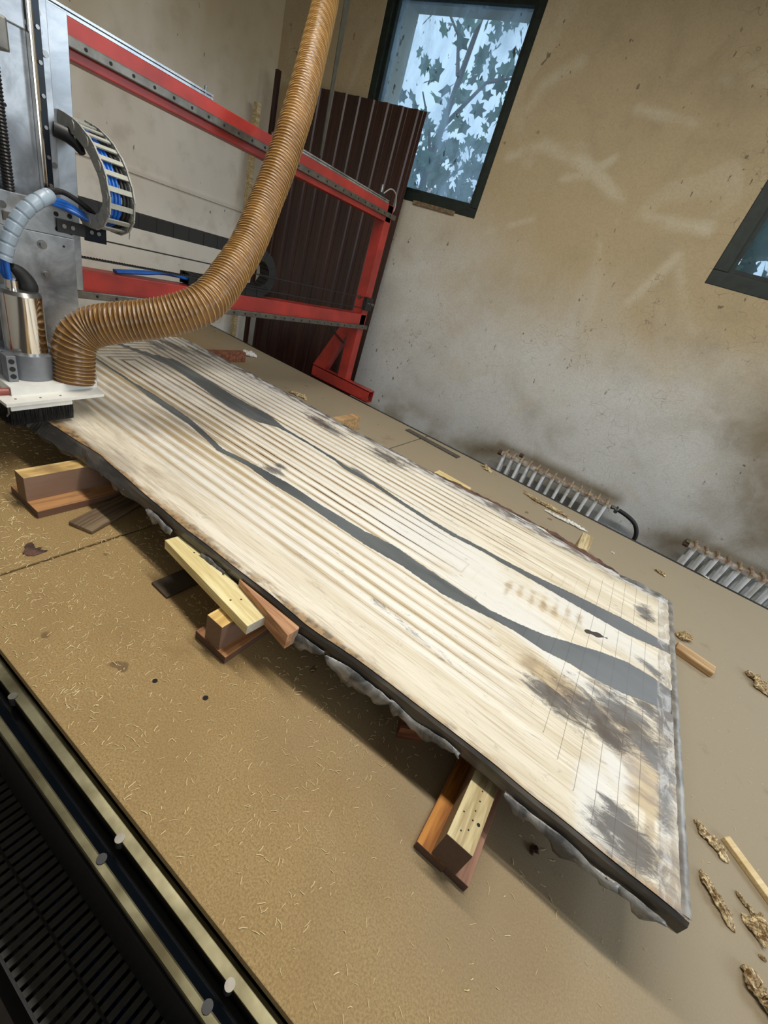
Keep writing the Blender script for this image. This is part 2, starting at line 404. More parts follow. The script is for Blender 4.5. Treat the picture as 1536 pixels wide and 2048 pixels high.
def mat_glass():
    t = NT('dusty_window_glass'); t.t.nodes.remove(t.b)
    tr = t.n('ShaderNodeBsdfTransparent'); tl = t.n('ShaderNodeBsdfTranslucent'); gl = t.n('ShaderNodeBsdfGlossy')
    tr.inputs[0].default_value = (0.84, 0.94, 1.0, 1); tl.inputs[0].default_value = (0.62, 0.82, 0.98, 1)
    gl.inputs['Roughness'].default_value = 0.05
    f = t.math('ADD', 0.14, t.math('MULTIPLY', t.ramp(t.noise(6, (1, 1, 0.35), 5, 0.6, 0.6), 0.38, 0.75), 0.32))
    sp = t.ramp(t.noise(34, (1, 1, 0.6), 2, 0.4), 0.70, 0.73)
    m1 = t.n('ShaderNodeMixShader'); t.put(m1.inputs[0], f); t.put(m1.inputs[1], tr.outputs[0]); t.put(m1.inputs[2], tl.outputs[0])
    df = t.n('ShaderNodeBsdfDiffuse'); df.inputs[0].default_value = (0.03, 0.04, 0.05, 1)
    m2 = t.n('ShaderNodeMixShader'); t.put(m2.inputs[0], t.math('MULTIPLY', sp, 0.7)); t.put(m2.inputs[1], m1.outputs[0]); t.put(m2.inputs[2], df.outputs[0])
    m3 = t.n('ShaderNodeMixShader'); m3.inputs[0].default_value = 0.05
    t.put(m3.inputs[1], m2.outputs[0]); t.put(m3.inputs[2], gl.outputs[0]); t.put(t.out.inputs[0], m3.outputs[0])
    return t.m
M_GLASS = mat_glass()
def window(name, x0, x1, w, wy=0.0):
    y0 = WALL_Y+0.005; z0, z1 = WZ0, WZ1
    fr = MB()
    fr.box((x0, y0, z0), (x1, y0+0.06, z0+w), 0.004); fr.box((x0, y0, z1-w), (x1, y0+0.06, z1), 0.004)
    fr.box((x0, y0, z0+w), (x0+w, y0+0.06, z1-w), 0.004); fr.box((x1-w, y0, z0+w), (x1, y0+0.06, z1-w), 0.004)
    o = struct(name, fr, M_GREEN)
    a, b, c, d = x0+w, x1-w, z0+w, z1-w; k = 0.022
    ss = MB(); ya, yb = y0+0.02, y0+0.075
    ss.box((a, ya, c), (b, yb, c+k)); ss.box((a, ya, d-k), (b, yb, d)); ss.box((a, ya, c+k), (a+k, yb, d-k)); ss.box((b-k, ya, c+k), (b, yb, d-k))
    ss.build('window_sash', M_GREEN, o)
    MB().box((a+k*0.5, y0+0.045, c+k*0.5), (b-k*0.5, y0+0.049, d-k*0.5)).build('window_pane', M_GLASS, o)
    return o
w1 = window('window_1', WINS[0][0], WINS[0][1], 0.048)
MB().box((-1.72, WALL_Y-0.010, 1.128), (-1.42, WALL_Y+0.004, 1.150), 0.002).build('glazing_lath', M_DUSTW, w1)
window('window_2', WINS[1][0], WINS[1][1], 0.062); window('added_window_3', WINS[2][0], WINS[2][1], 0.062)  # third window added out of view around the side light

# ------------------------------------------------------------------ outside
def leaf_tree(name, label, boxes, n, size, seed, mat, trunk):
    r = random.Random(seed)
    root = thing(name, label, 'tree', (trunk[0], trunk[1], FLOOR))
    mb = MB()
    for _ in range(n):
        b = r.choices(boxes, [q[6] for q in boxes])[0]
        c = Vector((r.uniform(b[0], b[1]), r.uniform(b[2], b[3]), r.uniform(b[4], b[5])))
        s = size*r.uniform(0.6, 1.3); pts = []
        lobes = r.choice((5, 7))
        for i in range(lobes*2):
            a = 2*math.pi*i/(lobes*2); q = s*(1.0 if i % 2 == 0 else 0.58)
            pts.append(Vector((math.cos(a)*q, math.sin(a)*q*0.8, 0.10*s*math.sin(2*a))))
        M = Matrix.Rotation(r.uniform(0, 6.28), 4, 'Z') @ Matrix.Rotation(r.uniform(0.6, 2.2), 4, 'X') @ Matrix.Rotation(r.uniform(0, 6.28), 4, 'Z')
        mb.add([c]+[c+(M @ p) for p in pts], [(0, 1+i, 1+(i+1) % len(pts)) for i in range(len(pts))])
    mb.build('foliage', mat, root)
    tk = MB(); tk.tube([(trunk[0], trunk[1], FLOOR), (trunk[0]+0.05, trunk[1], 0.6), (trunk[0]-0.08, trunk[1]+0.05, 1.6), (trunk[0]+0.1, trunk[1], 2.9)], [0.06, 0.05, 0.035, 0.015], 10)
    for k in range(5):
        z = 0.9+k*0.35; d = r.uniform(-0.7, 0.7)
        tk.tube([(trunk[0], trunk[1], z), (trunk[0]+d*0.5, trunk[1]+r.uniform(-0.2, 0.2), z+0.3), (trunk[0]+d, trunk[1]+r.uniform(-0.3, 0.3), z+0.5)], [0.02, 0.012, 0.006], 6)
    tk.build('trunk', M_BARK, root)
def mat_leaf():
    t = NT('leaf'); c = t.mix(t.noise(2), lin((66, 96, 72)), lin((92, 124, 92)))
    return t.done(c, 0.6, 0.0)
M_LEAF = mat_leaf()
leaf_tree('leafy_tree', 'broad leaved tree growing close outside the tall window', [(-4.2, -2.6, 4.0, 5.0, 0.7, 1.95, 1.0), (-3.0, -1.6, 4.0, 5.0, 1.2, 3.0, 0.9), (-3.6, -1.7, 3.7, 4.6, 0.6, 1.75, 2.2)], 1500, 0.070, 3, M_LEAF, (-2.6, 4.3))
leaf_tree('leafy_shrub', 'dark shrub close outside the half hidden window on the right', [(-0.5, 1.4, 3.5, 4.5, 0.5, 2.6, 1.0)], 1100, 0.10, 5, M_LEAF, (0.6, 4.0))
struct('ground', MB().box((-8, 3.1, FLOOR-0.1), (5, 9, FLOOR)), M_FLOOR)
M_HOUSE = plain('pale_render', (206, 200, 204), 0.9, 0, 0.08)
hs = thing('neighbouring_house', 'pale rendered house beyond the tree seen through the tall window', 'house', (-4.6, 8.4, FLOOR))
MB().box((-7.5, 8.0, FLOOR), (-3.4, 8.9, 1.5)).build('wall', M_HOUSE, hs)
MB().prism([(7.8, 1.5), (9.1, 1.5), (8.45, 2.2)], 0, -7.7, -3.2).build('roof', plain('clay_roof', (186, 160, 156), 0.8), hs)

# ------------------------------------------------------------------ CNC table
TX0, TX1, TY0, TY1 = -3.0, 1.93, 0.157, 2.228
SEAM = -0.873
def panel(x0, x1):
    mb = MB().box((x0, TY0, -0.019), (x1, TY1, 0), 0.0015)
    return mb.build('mdf_panel', M_MDF)
p1 = panel(SEAM+0.0035, TX1); tag(p1, 'dusty brown mdf bed panel right of the dark seam, under most of the slab', 'panel')
p2 = panel(TX0, SEAM-0.0035); tag(p2, 'brown mdf bed panel left of the dark seam, beneath the router head', 'panel')
tb = thing('machine_table', 'black steel router table frame with long bare steel rails on its near side', 'table', (-0.5, 1.2, FLOOR))
fr = MB()
fr.box((TX0, TY0+0.004, -0.06), (TX1, TY1+0.012, -0.0195)); fr.build('bed_frame', M_BLACK, tb)
g = MB(); g.box((TX0, 1.19, -0.12), (TX1, 1.25, -0.06)); g.box((TX0, TY1-0.10, -0.16), (TX1, TY1+0.0, -0.06)); g.box((TX0, TY0+0.0, -0.40), (TX1, TY0+0.05, -0.06))
g.build('side_beam', M_BLACK, tb)
for x in (-2.9, -0.6, 1.8):
    for y in (0.26, 2.12):
        MB().box((x-0.05, y-0.05, FLOOR), (x+0.05, y+0.05, -0.06)).build('leg', M_BLACK, tb)
# near-side linear guide: steel bar, dark channel, second steel bar
MB().box((TX0, 0.1365, -0.040), (TX1, 0.1555, -0.022), 0.001).build('guide_bar', M_BRASS, tb)
MB().box((TX0, 0.126, -0.16), (TX1, 0.1365, -0.050), 0.002).build('channel_wall', M_BLACK, tb)
MB().add([(x, y, z) for x in (TX0, TX1) for y, z in ((0.112, -0.026), (0.126, -0.050), (0.126, -0.16), (0.112, -0.16))],
         [(0, 4, 5, 1), (1, 5, 6, 2), (2, 6, 7, 3), (3, 7, 4, 0), (0, 1, 2, 3), (7, 6, 5, 4)]).build('channel_face', M_BLUEBLK, tb)
MB().box((TX0, 0.100, -0.034), (TX1, 0.1125, -0.022), 0.002).build('guide_bar', M_BRASS, tb)
MB().box((TX0, 0.097, -0.22), (TX1, 0.112, -0.036), 0.002).build('apron', M_BLACK, tb)
for px, py in ((35, 1388), (250, 1668), (470, 1955)):
    c = at(px, py, 2, -0.022); 
    MB().cyl((c.x, 0.1375, -0.040), (c.x, 0.1375, -0.0205), 0.0065, seg=14).build('bolt', M_DSTEEL, tb)
for px, py in ((196, 1722), (408, 2023)):
    c = at(px, py, 2, -0.018); 
    MB().cyl((c.x, 0.111, -0.04), (c.x, 0.111, -0.0205), 0.0065, seg=14).build('bolt', M_BLACK, tb)
# black edging strip visible along the far side of the bed
MB().box((TX0, TY1+0.001, -0.019), (TX1, TY1+0.030, -0.003)).build('far_edging', M_BLACK, tb)

# lower drag chain on the near side
ch = thing('floor_drag_chain', 'long black drag chain with blue cables beside the near side of the table', 'cable chain', (-0.4, 0.05, -0.36))
base = MB(); base.box((-1.6, -0.004, -0.352), (1.2, 0.0, -0.300)); base.box((-1.6, 0.052, -0.352), (1.2, 0.056, -0.300)); base.box((-1.6, 0.104, -0.352), (1.2, 0.108, -0.300))
base.build('chain_side', M_BLK, ch)
bars = MB(); x = -1.2
while x < 0.6:
    bars.box((x, 0.056, -0.306), (x+0.010, 0.104, -0.300)); bars.box((x, 0.0, -0.306), (x+0.010, 0.052, -0.300)); x += 0.017
lab(bars.build('crossbars', plain('dusty_black_plastic', (56, 53, 46), 0.5, 0, 0.3, 60), ch), 'row of narrow black crossbars')
for y, m in ((0.066, M_BLUE), (0.078, M_BLUE), (0.092, M_BLK), (0.012, M_GREYPL), (0.026, M_GREYPL), (0.040, M_BLK)):
    MB().tube([(-1.6, y, -0.335), (-0.5, y+0.003, -0.33), (0.3, y-0.002, -0.335), (1.2, y, -0.335)], 0.0055, 8).build('cable', m, ch)
MB().box((-1.7, -0.02, -0.380), (1.3, 0.125, -0.354)).build('chain_tray', M_BLACK, ch)
for x in (-1.5, 1.1): MB().box((x, 0.09, -0.380), (x+0.04, 0.21, -0.36)).build('tray_bracket', M_BLACK, ch)

# ------------------------------------------------------------------ river slab
SX0, SX1, SY0, SY1 = -2.06, 0.414, 0.515, 1.470
SZ0, SZ1 = 0.088, 0.140
def curve(pts):
    q = sorted([tuple(at(p[0], p[1], 2, SZ1))[:2] for p in pts]); return np.array([a[0] for a in q]), np.array([a[1] for a in q])
RA_u = curve([(184.4, 709), (246, 749), (268.5, 764), (304, 785), (352.6, 817), (383.6, 839), (412, 865), (445.6, 896), (503, 925), (573, 963), (650, 1013), (728, 1060), (790.6, 1091), (830, 1119), (923, 1181), (982, 1220), (1041, 1248), (1088, 1268), (1153, 1288), (1205, 1304), (1257, 1324), (1309, 1356), (1342, 1380)])
RA_l = curve([(184, 714), (244, 753), (267, 769), (297, 793), (348, 828), (377, 847), (401, 868), (434.5, 900), (495, 931), (542, 966), (600, 1000), (650, 1034), (728, 1087.5), (806, 1131), (884, 1186), (962.5, 1226), (1023, 1258), (1088, 1301), (1140, 1327), (1185.5, 1355), (1244, 1385.5), (1316, 1412), (1340, 1425)])
RB_u = curve([(231, 682), (264, 694), (299.5, 706), (351, 719), (405.5, 752), (456, 784), (503, 811), (534, 826), (573, 857), (624, 887.5), (671, 916), (690, 930), (747.7, 963), (806, 1002), (853, 1032), (904, 1063), (962, 1093), (1001, 1115), (1060, 1146), (1134, 1181), (1250, 1238), (1335, 1287)])
RB_l = curve([(228, 686), (262, 699), (299, 713), (343, 733), (409, 778), (456, 813), (484, 828), (519, 844), (554, 853), (581, 867), (624, 892), (671, 921.5), (689, 937), (747.7, 970), (806, 1010), (853, 1040), (904, 1071), (962, 1101), (1001, 1124), (1072, 1164), (1130, 1198), (1250, 1267), (1336, 1305)])
def slab():
    nx, ny = 760, 300
    xs = np.linspace(SX0, SX1, nx); yy = np.linspace(0, 1, ny)
    bx = [-2.2, -1.25, -1.04, -0.66, -0.49, -0.30, -0.10, 0.11, 0.25, 0.42]
    by = [0.470, 0.492, 0.513, 0.500, 0.504, 0.502, 0.515, 0.518, 0.515, 0.512]
    near = np.interp(xs, bx, by)+0.003*np.array([noise.noise((float(v)*9, 3, 0)) for v in xs])
    far = np.interp(xs, [-2.2, -2.0, -1.57, -1.15, -0.9, -0.5, -0.21, -0.01, 0.2, 0.25, 0.42], [1.44, 1.452, 1.458, 1.452, 1.446, 1.456, 1.485, 1.490, 1.462, 1.455, 1.472])
    far = far+0.005*np.array([noise.noise((float(v)*14, 7, 0)) for v in xs])
    X = np.repeat(xs[:, None], ny, 1); Y = near[:, None]+(far-near)[:, None]*yy[None, :]
    def band(u, l):
        return np.minimum(np.interp(X, u[0], u[1])-Y, Y-np.interp(X, l[0], l[1]))
    ra = band(RA_u, RA_l); rb = band(RB_u, RB_l)
    d = np.minimum(np.minimum(0.408-X, X-(-2.28)), np.minimum(Y-0.401, 1.56-Y))
    pas = d/0.0345
    ph = pas-np.floor(pas)
    def blob(px, py, rx, ry, rot=0.0, soft=1.0):
        """soft-edged patch on the slab surface"""
        c = at(px, py, 2, SZ1); ca, sa = math.cos(rot), math.sin(rot)
        u = ((X-c.x)*ca+(Y-c.y)*sa)/rx; v = (-(X-c.x)*sa+(Y-c.y)*ca)/ry
        return np.clip(1-(np.sqrt(u*u+v*v)), -1, 1)*soft
    st = np.full_like(X, -1.0)
    for b in [(650, 850, .16, .045, -.1), (775, 915, .13, .05, 0), (400, 705, .12, .03, 0), (545, 940, .05, .03, .3), (560, 932, .03, .02, 0), (345, 690, .16, .05, .1), (315, 690, .10, .04, 0), (720, 945, .06, .02, -.1),
              (1115, 1405, .09, .045, -.2), (1190, 1430, .11, .06, -.35), (1255, 1440, .12, .075, -.5), (1330, 1440, .04, .09, 0), (1295, 1415, .04, .04, 0), (1290, 1485, .08, .045, -.5), (1310, 1520, .07, .035, -.6), (1075, 1385, .05, .012, -.1),
              (1240, 1660, .07, .045, .3), (1270, 1700, .07, .045, .2), (1330, 1600, .02, .08, 0), (1235, 1620, .04, .02, 0), (850, 1285, .10, .010, -.1, .25), (790, 1230, .12, .010, -.1, .2), (1290, 1225, .035, .055, 0), (1225, 1480, .05, .03, 0),
              (1305, 1340, .05, .02, -.4)]:
        st = np.maximum(st, blob(*b))
    wh = np.full_like(X, -1.0)
    for b in [(1010, 1215, .26, .10, -.1), (1180, 1240, .22, .10, -.1), (1240, 1520, .05, .10, 0), (1190, 1600, .05, .12, .1), (1110, 1320, .20, .03, -.2), (1215, 1660, .04, .07, 0), (900, 1100, .35, .14, 0), (1230, 1420, .03, .1, 0)]:
        wh = np.maximum(wh, blob(*b))
    am = np.full_like(X, -1.0)
    for b in [(1348, 1755, .030, .075, .2), (1365, 1800, .03, .03, 0), (1300, 1620, .012, .10, 0), (1265, 1500, .12, .06, -.5), (1110, 1370, .12, .05, -.2), (1290, 1560, .05, .09, 0)]:
        am = np.maximum(am, blob(*b))
    for i_ in range(7):
        am = np.maximum(am, blob(1015+24*i_, 1178+10*i_, .013, .055, 0.1, .52))
    # position of the burnt overlap lines: strongest in the middle and far strips
    dk = np.clip((Y-np.interp(X, RA_u[0], RA_u[1]))/0.06, 0, 1)*np.clip((-0.10-X)/0.25+0.9*(Y > 1.18), 0, 1)*np.clip((0.30-X)/0.2, 0, 1)
    ez_ = np.clip((np.minimum(Y-0.401, 1.56-Y)-(0.408-X))/0.05+0.5, 0, 1)*np.clip((X+0.15)/0.06, 0, 1)
    bm_ = np.clip((Y-0.60)/0.05, 0, 1)*np.clip(1-ez_*1.0, 0, 1)*np.clip(1.0-(X+0.40-0.3*(Y < 0.9))/0.30, 0.05, 1)
    ez = (((0.408-X) < np.minimum(Y-0.401, 1.56-Y)) & (X > 0.05)).astype(float)
    wave = (0.5-0.5*np.cos(2*np.pi*ph))
    Z = SZ1-(0.0012*wave+0.0010*ph)*(0.15+0.85*bm_)*(1-0.9*ez)
    Z = Z - 0.0015*((ra > 0) | (rb > 0))
    k = at(1190, 1268, 2, SZ1); cx, cy = X-k.x, Y-k.y
    kn = 1-np.sqrt(((cx*0.9+cy*0.45)/0.030)**2+((-cx*0.45+cy*0.9)/0.009)**2)
    kn = kn + 0.2*np.sin(cx*240)
    verts = np.stack([X, Y, Z], 2).reshape(-1, 3)
    ii = (np.arange(nx-1)[:, None]*ny+np.arange(ny-1)[None, :]).reshape(-1)
    faces = np.stack([ii, ii+ny, ii+ny+1, ii+1], 1)
    me = bpy.data.meshes.new('slab_top')
    me.vertices.add(len(verts)); me.vertices.foreach_set('co', verts.reshape(-1).astype(np.float32))
    me.loops.add(len(faces)*4); me.loops.foreach_set('vertex_index', faces.reshape(-1).astype(np.int32))
    me.polygons.add(len(faces)); me.polygons.foreach_set('loop_start', (np.arange(len(faces))*4).astype(np.int32))
    me.update(calc_edges=True); me.polygons.foreach_set('use_smooth', [True]*len(faces))
    for nm, arr in (('river', np.maximum(ra, rb)), ('pass', pas), ('stain', st), ('white', wh), ('amber', am), ('burn', dk), ('endz', ez), ('bandm', bm_), ('knot', kn)):
        a = me.attributes.new(nm, 'FLOAT', 'POINT'); a.data.foreach_set('value', arr.reshape(-1).astype(np.float32))
    me.validate()
    root = thing('river_slab', 'long live edge wood slab with two dark resin rivers, half planed and raised on blocks', 'wood slab', ((SX0+SX1)/2, 1.0, SZ0))
    top = bpy.data.objects.new('slab_top', me); COL.objects.link(top); top.parent = root; top.location = -root.location
    # material
    t = NT('planed_wood_and_resin')
    riv = t.attr('river'); pa = t.attr('pass'); stn = t.attr('stain'); whi = t.attr('white'); amb = t.attr('amber'); brn = t.attr('burn'); knt = t.attr('knot')
    grain = t.noise(26, (0.05, 1, 1), 4, 0.6, 0.5); fine = t.noise(300, (0.02, 1, 1), 3, 0.65, 0.25); cath = t.noise(70, (0.06, 1, 1), 2, 0.5, 1.5)
    c = t.mix(t.ramp(grain, 0.3, 0.7), lin((212, 200, 174)), lin((236, 228, 210)))
    c = t.mix(t.math('MULTIPLY', t.ramp(cath, 0.52, 0.70), 0.35), c, lin((170, 142, 102)))
    c = t.mix(t.math('MULTIPLY', t.ramp(fine, 0.50, 0.72), 0.42), c, lin((134, 108, 76)))
    lf = t.math('MULTIPLY', t.ramp(t.math('ADD', t.axis(0), t.math('MULTIPLY', t.noise(3, (0.5, 1, 1), 4), 0.5)), -0.35, -1.05), t.ramp(t.noise(9, (0.3, 1, 1), 5, 0.7, 0.6), 0.35, 0.62))  # grey-brown staining at the left, with the router head's shadow painted in
    c = t.mix(t.math('MULTIPLY', lf, 0.75), c, lin((128, 112, 98)))
    # overlap of neighbouring passes
    fr_ = t.math('FRACT', t.math('ADD', pa, t.math('MULTIPLY', t.math('SUBTRACT', t.noise(8), 0.5), 0.10)))
    tri = t.math('ABSOLUTE', t.math('SUBTRACT', fr_, 0.5))              # 0.5 on the line
    line = t.ramp(tri, 0.40, 0.470)
    brk = t.ramp(t.noise(16, (0.25, 1, 1), 4, 0.7), 0.34, 0.52)
    wv = t.math('MULTIPLY', t.math('ABSOLUTE', t.math('SUBTRACT', fr_, 0.5)), 2.0)
    bdm = t.attr('bandm')
    wn_ = t.n('ShaderNodeTexNoise', noise_dimensions='2D'); cb_ = t.n('ShaderNodeCombineXYZ')
    t.put(cb_.inputs[0], t.math('MULTIPLY', t.math('FLOOR', t.math('ADD', pa, 0.5)), 3.7)); t.put(cb_.inputs[1], t.math('MULTIPLY', t.axis(0), 1.6)); t.put(wn_.inputs['Vector'], cb_.outputs[0]); wn_.inputs['Scale'].default_value = 1.0
    per = wn_.outputs['Fac']
    band = t.ramp(t.math('ADD', wv, t.math('MULTIPLY', t.math('SUBTRACT', t.noise(3.2, (0.25, 1, 1), 3), 0.5), 1.2)), 0.25, 0.80)
    c = t.mix(t.math('MULTIPLY', t.math('MULTIPLY', band, t.math('ADD', 0.25, t.math('MULTIPLY', t.ramp(per, 0.35, 0.65), 0.50))), bdm), c, lin((180, 156, 114)))
    c = t.mix(t.math('MULTIPLY', t.math('SUBTRACT', 1.0, band), t.math('MULTIPLY', bdm, 0.60)), c, lin((240, 239, 234)))
    # fuzzy whitish resin dust, and gloss streaks painted white near the right end
    wn = t.ramp(t.math('ADD', whi, t.math('MULTIPLY', t.noise(14, (0.6, 1, 1), 4, 0.65, 0.8), 1.1)), 0.55, 1.15)
    c = t.mix(t.math('MULTIPLY', wn, 0.75), c, lin((226, 225, 220)))
    c = t.mix(t.math('MULTIPLY', t.math('MULTIPLY', line, brn), t.math('MULTIPLY', brk, t.ramp(per, 0.32, 0.50))), c, lin((74, 54, 42)))
    an = t.ramp(t.math('ADD', amb, t.math('MULTIPLY', t.math('SUBTRACT', t.noise(30, (0.3, 1, 1), 5, 0.7, 0.8), 0.5), 1.6)), 0.0, 0.5)
    c = t.mix(t.math('MULTIPLY', an, 0.6), c, t.mix(t.ramp(t.noise(60, (0.3, 1, 1)), 0.4, 0.65), lin((186, 160, 112)), lin((130, 98, 60))))
    sn_ = t.math('ADD', stn, t.math('MULTIPLY', t.math('SUBTRACT', t.noise(46, (0.35, 1, 1), 8, 0.82, 1.0), 0.5), 3.0))
    sm = t.ramp(sn_, -0.05, 0.65)
    c = t.mix(t.math('MULTIPLY', sm, 0.88), c, t.mix(t.ramp(t.noise(12), 0.4, 0.6), lin((62, 52, 44)), lin((96, 96, 98))))
    # cutter steps across the right-hand end
    xax = t.axis(0); endz = t.ramp(t.attr('endz'), 0.3, 0.7)
    c = t.mix(t.math('MULTIPLY', t.math('MULTIPLY', t.ramp(tri, 0.472, 0.495), t.math('MULTIPLY', endz, t.math('ADD', 0.01, t.ramp(xax, 0.10, 0.18)))), 0.62), c, lin((80, 66, 52)))
    # amber live edge left on the near side
    yax = t.axis(1)
    eg = t.math('MULTIPLY', t.ramp(t.math('ADD', yax, t.math('MULTIPLY', t.noise(22, (0.3, 1, 1), 5, 0.7), 0.05)), 0.555, 0.535), t.ramp(t.noise(16, (0.3, 1, 1), 5, 0.7), 0.32, 0.46))
    c = t.mix(t.math('MULTIPLY', eg, 0.9), c, t.mix(t.ramp(t.noise(60), 0.45, 0.6), lin((156, 122, 76)), lin((92, 70, 46))))
    # far edge: dark bark inclusions
    fe = t.math('MULTIPLY', t.ramp(t.math('ADD', yax, t.math('MULTIPLY', t.noise(20, (0.4, 1, 1), 5, 0.75), 0.09)), 1.435, 1.485), 0.85)
    c = t.mix(fe, c, t.mix(t.ramp(t.noise(44, (0.4, 1, 1), 4), 0.42, 0.6), lin((82, 74, 70)), lin((196, 196, 196))))
    # resin
    rv = t.ramp(t.math('ADD', riv, t.math('MULTIPLY', t.math('SUBTRACT', t.noise(40), 0.5), 0.003)), -0.0005, 0.0012)
    rc = t.mix(t.ramp(t.noise(10, (0.3, 1, 1), 4), 0.35, 0.7), lin((74, 79, 80)), lin((100, 105, 106)))
    rc = t.mix(t.math('MULTIPLY', t.math('MULTIPLY', t.ramp(tri, 0.44, 0.495), t.attr('endz')), 0.45), rc, lin((48, 52, 56)))
    rc = t.mix(t.math('MULTIPLY', t.ramp(t.math('ADD', xax, t.math('MULTIPLY', t.noise(9, (1, 0.6, 1), 4), 0.4)), 0.05, 0.55), 0.50), rc, lin((134, 137, 142)))
    c = t.mix(rv, c, rc)
    c = t.mix(t.ramp(knt, 0.0, 0.12), c, lin((66, 60, 54)))
    c = t.mix(t.ramp(t.math('SUBTRACT', 0.10, t.math('ABSOLUTE', t.math('SUBTRACT', knt, 0.05))), 0.0, 0.10), c, lin((44, 36, 30)))
    # thin clear resin skin along the right end
    en = t.math('MULTIPLY', t.ramp(xax, 0.368, 0.374), 0.45)
    c = t.mix(en, c, t.mix(t.ramp(t.noise(30, (1, 0.5, 1), 5, 0.7, 1.5), 0.45, 0.62), lin((120, 112, 106)), lin((214, 214, 214))))
    rough = t.math('SUBTRACT', t.math('ADD', 0.42, t.math('MULTIPLY', fine, 0.12)), t.math('MULTIPLY', rv, 0.08))
    saw = t.math('ADD', fr_, t.math('MULTIPLY', t.ramp(fr_, 0.93, 1.0), -1.0))
    n1 = t.bump(t.math('MULTIPLY', t.math('MULTIPLY', t.math('MULTIPLY', saw, t.ramp(t.attr('bandm'), 0.05, 0.6)), t.math('SUBTRACT', 1.0, rv)), t.math('SUBTRACT', 1.0, t.math('MULTIPLY', t.attr('endz'), 0.95))), 0.8, 0.006)
    n2 = t.bump(t.noise(260, (0.04, 1, 1), 3), 0.18, 0.001, n1)
    t.done(c, rough, 0.0, n2);  t.b.inputs['Specular IOR Level'].default_value = 0.55
    me.materials.append(t.m)
    # body: sides and bottom
    mb = MB(); N = 260
    xsb = np.linspace(SX0, SX1, N)
    nb = np.interp(xsb, xs, near); fb = np.interp(xsb, xs, far)
    rows = []
    prof = [(0.0, 1.0), (0.005, 0.90), (0.006, 0.45), (-0.004, 0.15), (-0.012, 0.0)]   # outward offset, height fraction
    for i in range(N):
        bulge = 0.006*noise.noise((float(xsb[i])*7, 11, 0)); lo = 0.010*noise.noise((float(xsb[i])*11, 21, 0))
        left = max(0.0, min(1.0, (-0.75-xsb[i])/0.4))
        row = [(xsb[i], nb[i]+0.008, SZ1-0.012)]
        for k, (o, hf) in enumerate(prof):
            q = o+bulge*(1 if k in (2, 3) else 0)+left*(0.02 if k in (2, 3) else 0.0)*(1+2*noise.noise((float(xsb[i])*16, k*3.0, 0)))
            row.append((xsb[i], nb[i]-q, SZ0+(SZ1-0.002-SZ0)*hf+(lo*0.4 if k == 4 else 0)))
        for k, (o, hf) in enumerate(prof[::-1]): row.append((xsb[i], fb[i]+o, SZ0+(SZ1-0.002-SZ0)*hf))
        row.append((xsb[i], fb[i]-0.008, SZ1-0.012))
        rows.append(row)
    n = len(rows[0])
    mb.add([p for r_ in rows for p in r_], [(i*n+k, i*n+(k+1) % n, (i+1)*n+(k+1) % n, (i+1)*n+k) for i in range(N-1) for k in range(n)] + [tuple(range(n)), tuple((N-1)*n+k for k in range(n))[::-1]], False)
    mb.build('slab_side', M_RSIDE, root)
    # torn film hanging from the near edge
    def film(x0, x1, depth, seed, off=0.010):
        r = random.Random(seed); m = MB(); k = max(8, int((x1-x0)/0.008)); vs = []; fs = []
        for i in range(k+1):
            x = x0+(x1-x0)*i/k; e = max(0.0, math.sin(math.pi*i/k))**0.5
            yb = float(np.interp(x, xs, near))-0.008-off*0.3
            dep = depth*e*(0.75+0.5*noise.noise((x*22, seed, 0)))+r.uniform(0, 0.003)+(0.010 if int(i/3) % 3 == seed % 3 else 0)
            top_ = SZ1-0.022+0.008*noise.noise((x*15, seed+9, 0))
            for q, f_ in enumerate((0, 0.35, 0.7, 1.0)):
                vs.append((x+r.uniform(-.002, .002), yb-off*math.sin(f_*2.2)-0.004*noise.noise((x*50, q*2.0, seed)), top_-dep*f_))
        for i in range(k):
            for q in range(3): fs.append((i*4+q, i*4+q+1, i*4+5+q, i*4+4+q))
        m.add(vs, fs, True); o = m.build('torn_film', M_FILM, root)
        md = o.modifiers.new('thick', 'SOLIDIFY'); md.thickness = 0.0008
    film(-0.325, -0.235, 0.030, 1, 0.005); film(-0.232, -0.08, 0.040, 2, 0.006); film(-0.085, 0.060, 0.024, 3, 0.004); film(0.145, 0.33, 0.026, 4, 0.006)
    film(0.31, 0.395, 0.020, 5, 0.004); film(-1.02, -0.90, 0.022, 6, 0.005); film(-0.80, -0.70, 0.026, 7, 0.006); film(-0.60, -0.52, 0.018, 8, 0.004)
    # crust of bark and film remnants along the far edge
    def crust(nm, x0, x1, w, h, mat, seed, off=0.0):
        k = int((x1-x0)/0.010); vs = []; fs = []
        for i in range(k+1):
            x = x0+(x1-x0)*i/k; yf = float(np.interp(x, xs, far))+off; e = min(1, 6*i/k, 6*(k-i)/k)
            for q in range(6):
                a = q/5.0; nn = noise.noise((x*38, q*1.7, seed))
                vs.append((x, yf-w*0.55+w*a*(1+0.35*nn), SZ1-0.004+(h*math.sin(math.pi*a)*(0.8+0.7*nn)+0.001)*e if 0 < q < 5 else SZ1-0.006))
        for i in range(k):
            for q in range(5): fs.append((i*6+q, i*6+6+q, i*6+7+q, i*6+q+1))
        m = MB().add(vs, fs, True); return m.build(nm, mat, root)
    crust('far_bark', -0.05, 0.245, 0.040, 0.010, M_BARK, 3, 0.004)
    crust('far_film', -1.85, -0.45, 0.020, 0.005, M_FILM, 5, 0.004)
    crust('far_bark', -0.52, -0.02, 0.026, 0.007, M_BARK, 8, 0.004)
    crust('far_film', -0.30, 0.10, 0.014, 0.005, M_FILM, 12, -0.020)
    crust('far_film', 0.235, 0.40, 0.040, 0.008, M_FILM, 15, -0.004)
